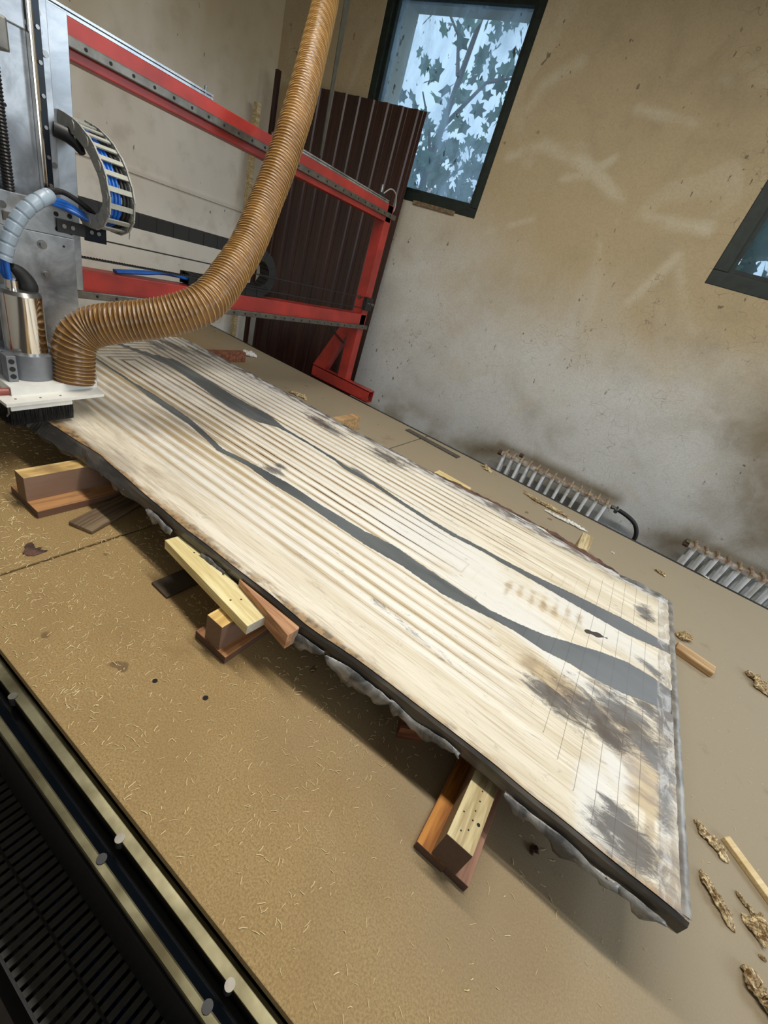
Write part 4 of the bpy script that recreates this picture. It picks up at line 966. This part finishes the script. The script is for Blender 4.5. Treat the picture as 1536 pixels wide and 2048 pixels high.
# vertical chain arching from the column to the bracket
vc = thing('column_drag_chain', 'grey arched drag chain with blue hoses beside the router column', 'cable chain', (-1.40, 0.71, 0.62))
vp = [(-1.500, 0.828), (-1.433, 0.818), (-1.370, 0.793), (-1.328, 0.758), (-1.304, 0.722), (-1.297, 0.690), (-1.306, 0.660), (-1.345, 0.634), (-1.415, 0.632)]
VP_, _ = spline([(a, 0, b_) for a, b_ in vp], 14)
near_ = MB(); far_ = MB(); bar_ = MB()
for i in range(13):
    a, b_ = Vector(VP_[i]), Vector(VP_[i+1]); d_ = b_-a; L = d_.length; d_.normalize(); nr = Vector((-d_.z, 0, d_.x)); nr = nr if True else -nr
    def fr_m(y): return Matrix(((d_.x, 0, nr.x, (a.x+b_.x)/2), (0, 1, 0, y), (d_.z, 0, nr.z, (a.z+b_.z)/2), (0, 0, 0, 1)))
    st_ = 0.0012 if i % 2 else 0.0
    for tgt, y in ((near_, 0.688-st_), (far_, 0.748+st_)):
        tgt.box((-L*0.60, -0.002, -0.0165), (L*0.60, 0.002, 0.0165), 0.0008, fr_m(y))
        tgt.cyl((fr_m(y) @ Vector((L*0.5, -0.0035, 0))), (fr_m(y) @ Vector((L*0.5, 0.0035, 0))), 0.0115, seg=16)
    bar_.box((-L*0.18, 0.002, 0.0095), (L*0.18, 0.058, 0.0128), 0.0, fr_m(0.688)); bar_.box((-L*0.18, 0.002, -0.0128), (L*0.18, 0.058, -0.0095), 0.0, fr_m(0.688))
near_.build('side_plates', M_GREYPL, vc); far_.build('side_plates', M_GREYPL, vc); lab(bar_.build('crossbars', M_LGREYPL, vc), 'pale grey crossbars')
for k, y in enumerate((0.700, 0.709, 0.718)): MB().tube([(p[0], y, p[2]) for p in VP_], 0.0045, 8).build('blue_hose', M_BLUE, vc)
for k, y in enumerate((0.730, 0.740)): MB().tube([(p[0], y, p[2]) for p in VP_], 0.0045, 8).build('black_cable', M_RUB, vc)

# dust shoe
ds = thing('dust_shoe', 'white plastic dust shoe with black brush skirt under the spindle', 'dust shoe', (-1.32, 0.53, 0.2))
sh = MB(); A1, B1, C1, D1 = (-1.215, 0.396), (-1.243, 0.634), (-1.405, 0.660), (-1.405, 0.390)
sh.prism([A1, B1, C1, D1], 2, 0.206, 0.214); sh.build('shoe_plate', M_WHITEPL, ds)
bx_ = MB(); bx_.prism([(-1.262, 0.425), (-1.285, 0.605), (-1.292, 0.640), (-1.335, 0.662), (-1.412, 0.655), (-1.412, 0.425)], 2, 0.214, 0.2355); bx_.build('shoe_body', M_WHITEPL, ds)
for px, py in ((31, 798), (81, 795), (121, 791)):
    c = at(px, py, 2, 0.2142); MB().cyl((c.x, c.y, 0.2135), (c.x, c.y, 0.2146), 0.0026, seg=12, smooth=False).build('screw_hole', M_DSTEEL, ds)
kb = at(10, 783, 2, 0.222); MB().cyl((kb.x, kb.y-0.02, 0.222), (kb.x, kb.y+0.014, 0.222), 0.0085, seg=18).build('red_knob', plain('faded_red_plastic', (150, 72, 58), 0.4), ds)
hld = MB(); hld.prism([(-1.222, 0.406), (-1.238, 0.548), (-1.246, 0.548), (-1.230, 0.406)], 2, 0.192, 0.206); hld.build('brush_holder', M_WHITEPL, ds)
brm = MB(); rr = random.Random(4)
def brush(p, q, n, z1):
    for i in range(n):
        f_ = (i+rr.random())/n
        for _ in range(2):
            x = p[0]+(q[0]-p[0])*f_+rr.uniform(-.004, .004); y = p[1]+(q[1]-p[1])*f_+rr.uniform(-.004, .004)
            w = 0.0007; dx, dy = rr.uniform(-.004, .004), rr.uniform(-.003, .003); zb = 0.1455+rr.uniform(0, 0.004)
            brm.add([(x-w, y-w, z1), (x+w, y-w, z1), (x, y+w, z1), (x+dx, y+dy, zb)], [(0, 1, 3), (1, 2, 3), (2, 0, 3)])
brush((-1.232, 0.408), (-1.245, 0.548), 700, 0.196); brush((-1.235, 0.404), (-1.38, 0.398), 600, 0.206)
brm.prism([(-1.229, 0.406), (-1.242, 0.550), (-1.250, 0.550), (-1.237, 0.414), (-1.385, 0.408), (-1.385, 0.398)], 2, 0.150, 0.200)
lab(brm.build('brush', M_BRISTLE, ds), 'black bristle skirt')
MB().tube([(-1.231, 0.404, 0.203), (-1.226, 0.402, 0.185), (-1.234, 0.400, 0.175)], 0.0022, 8).build('brush_clip', M_STEEL, ds)
MB().cyl((-1.243, 0.548, 0.194), (-1.240, 0.552, 0.206), 0.004, seg=12).build('brush_clip', M_STEEL, ds)

# ------------------------------------------------------------------ dust hose
hp_ = [(147, 762, 1.185, 74), (147, 735, 1.170, 76), (147, 712, 1.155, 76), (148, 695, 1.145, 77), (158, 672, 1.140, 78), (186, 655, 1.145, 79), (235, 646, 1.150, 79), (297, 640, 1.165, 78), (352, 629, 1.180, 78), (405, 609, 1.20, 76), (437, 580, 1.235, 74), (463, 543, 1.27, 70),
       (487, 506, 1.31, 68), (507, 466, 1.34, 66), (533, 400, 1.38, 64), (563, 325, 1.40, 62), (595, 226, 1.42, 60), (620, 133, 1.47, 56), (652, 0, 1.60, 51), (668, -90, 1.72, 47)]
ctr = []
for px, py, dep, wpx in hp_:
    r_ = RM @ np.array([(px-PP[0])/F, (py-PP[1])/F, 1.0]); p = CAM+r_*dep
    ctr.append((p[0], p[1], p[2], wpx*dep/F/2*0.97))
tp = ctr[-1]; ctr.append((tp[0]-0.06, tp[1]+0.10, 2.1, tp[3])); ctr.append((tp[0]-0.06, tp[1]+0.12, CEIL, tp[3]))
def hose():
    n = 1500; P, L = spline(ctr, n); pitch = 0.0112; seg = 40
    vs = []; fs = []; rib = []
    s_ = np.linspace(0, L, n); rad = np.convolve(np.pad(P[:, 3], 20, 'edge'), np.ones(41)/41, 'valid')
    x = Vector((0, 0, 1)); t0 = Vector(P[1, :3]-P[0, :3]).normalized(); x = t0.orthogonal().normalized()
    for i in range(n):
        t = Vector(P[min(i+2, n-1), :3]-P[max(i-2, 0), :3]).normalized(); x = (x-t*x.dot(t)).normalized(); y = t.cross(x)
        c = Vector(P[i, :3])
        for k in range(seg):
            a = 2*math.pi*k/seg; ph = (s_[i]/pitch+k/seg) % 1.0; cr_ = max(0.0, 1-abs(ph-0.5)/0.22)
            wob = 0.0010*noise.noise((s_[i]*18, math.cos(a)*1.5, math.sin(a)*1.5))
            r_ = rad[i]-0.0034+0.0044*cr_**0.7+wob
            v = c+x*r_*math.cos(a)+y*r_*math.sin(a); vs.append(v); rib.append(cr_)
    for i in range(n-1):
        for k in range(seg): fs.append((i*seg+k, i*seg+(k+1) % seg, (i+1)*seg+(k+1) % seg, (i+1)*seg+k))
    t = NT('amber_ribbed_hose')
    c = t.mix(t.ramp(t.attr('rib'), 0.35, 0.95), t.mix(t.ramp(t.noise(14), 0.3, 0.7), lin((98, 66, 30)), lin((122, 86, 42))), lin((194, 158, 100)))
    t.done(c, 0.30, 0.0); 
    o = MB().add(vs, fs, True).build('extraction_hose', t.m, None, {'rib': rib})
    tag(o, 'thick brown ribbed dust extraction hose rising from the dust shoe', 'hose')
    return o
hose()

# ------------------------------------------------------------------ corrugated sheet and laths in the corner
def sheet():
    vs = []; fs = []; x0, x1 = -2.870, -1.768
    prof = []; x = x0; p = 0.1102
    while x < x1-0.001:
        for dx, dy in ((0, 0), (0.018, 0), (0.026, -0.008), (0.052, -0.008), (0.060, 0), (0.080, 0.0), (0.085, -0.002), (0.090, 0.0)): prof.append((min(x+dx, x1), dy))
        x += p
    prof.append((x1, 0))
    n = len(prof); zs = np.linspace(FLOOR, 1.583, 10)
    for z in zs:
        for px_, dy in prof: vs.append((px_, 2.665+dy+0.045*((z-FLOOR)/2.4), z+(0.0 if z < 1.58 else -0.028*(px_-x0)/1.1+0.004)))
    for i in range(len(zs)-1):
        for k in range(n-1): fs.append((i*n+k, i*n+k+1, (i+1)*n+k+1, (i+1)*n+k))
    o = MB().add(vs, fs).build('corrugated_sheet', M_BRN); md = o.modifiers.new('thick', 'SOLIDIFY'); md.thickness = 0.0012
    tag(o, 'tall dark brown corrugated metal sheet leaning in the corner beside the window', 'metal sheet')
sheet()
o = MB().box((-2.975, 2.52, FLOOR), (-2.935, 2.55, 1.40), 0.002).build('pine_lath', M_GREYW); tag(o, 'long yellowish pine lath standing upright left of the corrugated sheet', 'wood lath')
o = MB().box((-2.90, 2.60, FLOOR), (-2.87, 2.625, 1.60), 0.001).build('dark_lath', M_BRN); tag(o, 'narrow dark brown strip standing at the left edge of the corrugated sheet', 'strip')

# ------------------------------------------------------------------ radiators
def radiator(x0, n, label):
    root = thing('radiator', label, 'radiator', (x0, 2.65, FLOOR), 'cast iron radiators below the window wall'); pitch = 0.0545
    base = None
    def sec(i):
        xc = x0+i*pitch; m = MB(); zt = 0.012; zb = -0.62
        # front and rear columns
        for y in (2.605, 2.645, 2.690):
            m.cyl((xc, y, zb), (xc, y, zt-0.012), 0.0095 if y < 2.62 else 0.008, seg=14)
        m.box((xc-0.004, 2.605, zt-0.05), (xc+0.004, 2.69, zt-0.004)); m.box((xc-0.004, 2.605, zb), (xc+0.004, 2.69, zb+0.04))
        # thin rounded head with a sharp crest
        k = 9; pts = []
        for q in range(k):
            a = math.pi*q/(k-1); pts.append((2.6475-0.050*math.cos(a), zt-0.020+0.026*math.sin(a)**0.6))
        vs = []; fs = []
        for (y, z) in pts: vs += [(xc-0.007, y, z-0.010), (xc, y, z+0.004), (xc+0.007, y, z-0.010)]
        for q in range(k-1):
            for w_ in range(2): fs.append((q*3+w_, q*3+w_+1, q*3+4+w_, q*3+3+w_))
        m.add(vs, fs, True)
        m.cyl((xc-0.0272, 2.650, zt-0.030), (xc+0.0272, 2.650, zt-0.030), 0.019, seg=20)
        m.cyl((xc-0.0272, 2.6475, zb+0.03), (xc+0.0272, 2.6475, zb+0.03), 0.021, seg=20)
        return m
    for i in range(n): sec(i).build('section', M_RAD, root)
    MB().cyl((x0-0.050, 2.6475, -0.018), (x0-0.026, 2.6475, -0.018), 0.017, seg=14).build('end_plug', M_BARK, root)
    for k in (0, n-1): MB().box((x0+k*pitch-0.01, 2.60, FLOOR), (x0+k*pitch+0.01, 2.70, -0.62)).build('foot', M_RAD, root)
    return root
r1 = radiator(-0.485, 13, 'rusty topped pale radiator on the left, with the black hose at its end')
c = (-0.485+0.0545*1.6, 2.662, 0.018); MB().cyl((c[0]-0.01, c[1], 0.020), (c[0]+0.012, c[1], 0.020), 0.013, seg=12).build('vent_cap', M_BARK, r1)
r2 = radiator(0.655, 12, 'rusty topped pale radiator at the right edge, behind the second run of bed')
MB().cyl((0.655-0.048, 2.645, -0.005), (0.655-0.030, 2.645, -0.005), 0.015, seg=14).build('valve', M_BRASS, r2)
vp_ = [(0.195, 2.6475, -0.018), (0.225, 2.652, -0.018), (0.262, 2.660, -0.022)]
rhose = thing('radiator_pipe', 'black curved heating hose with a metal coupling beside the left radiator', 'pipe', (0.3, 2.66, -0.1))
MB().tube([(0.200, 2.6485, -0.018)]+vp_[1:], [0.012, 0.009, 0.009], 12).build('coupling', M_DSTEEL, rhose)
MB().cyl((0.232, 2.650, -0.040), (0.232, 2.650, 0.0), 0.006, seg=10).build('valve_stem', M_STEEL, rhose)
MB().cyl((0.232, 2.622, -0.026), (0.232, 2.640, -0.026), 0.011, seg=12).build('valve_cap', M_STEEL, rhose)
MB().tube(spline([(0.245, 2.658, -0.020), (0.30, 2.663, -0.030), (0.355, 2.665, -0.052), (0.390, 2.665, -0.095), (0.402, 2.665, -0.15), (0.400, 2.665, -0.30), (0.39, 2.665, FLOOR)], 50)[0].tolist(), 0.0120, 14).build('rubber_hose', M_RUB, rhose)

# ------------------------------------------------------------------ lift everything so that the floor is z = 0
for o in bpy.data.objects:
    if o.parent is None: o.location.z += TABLE_Z
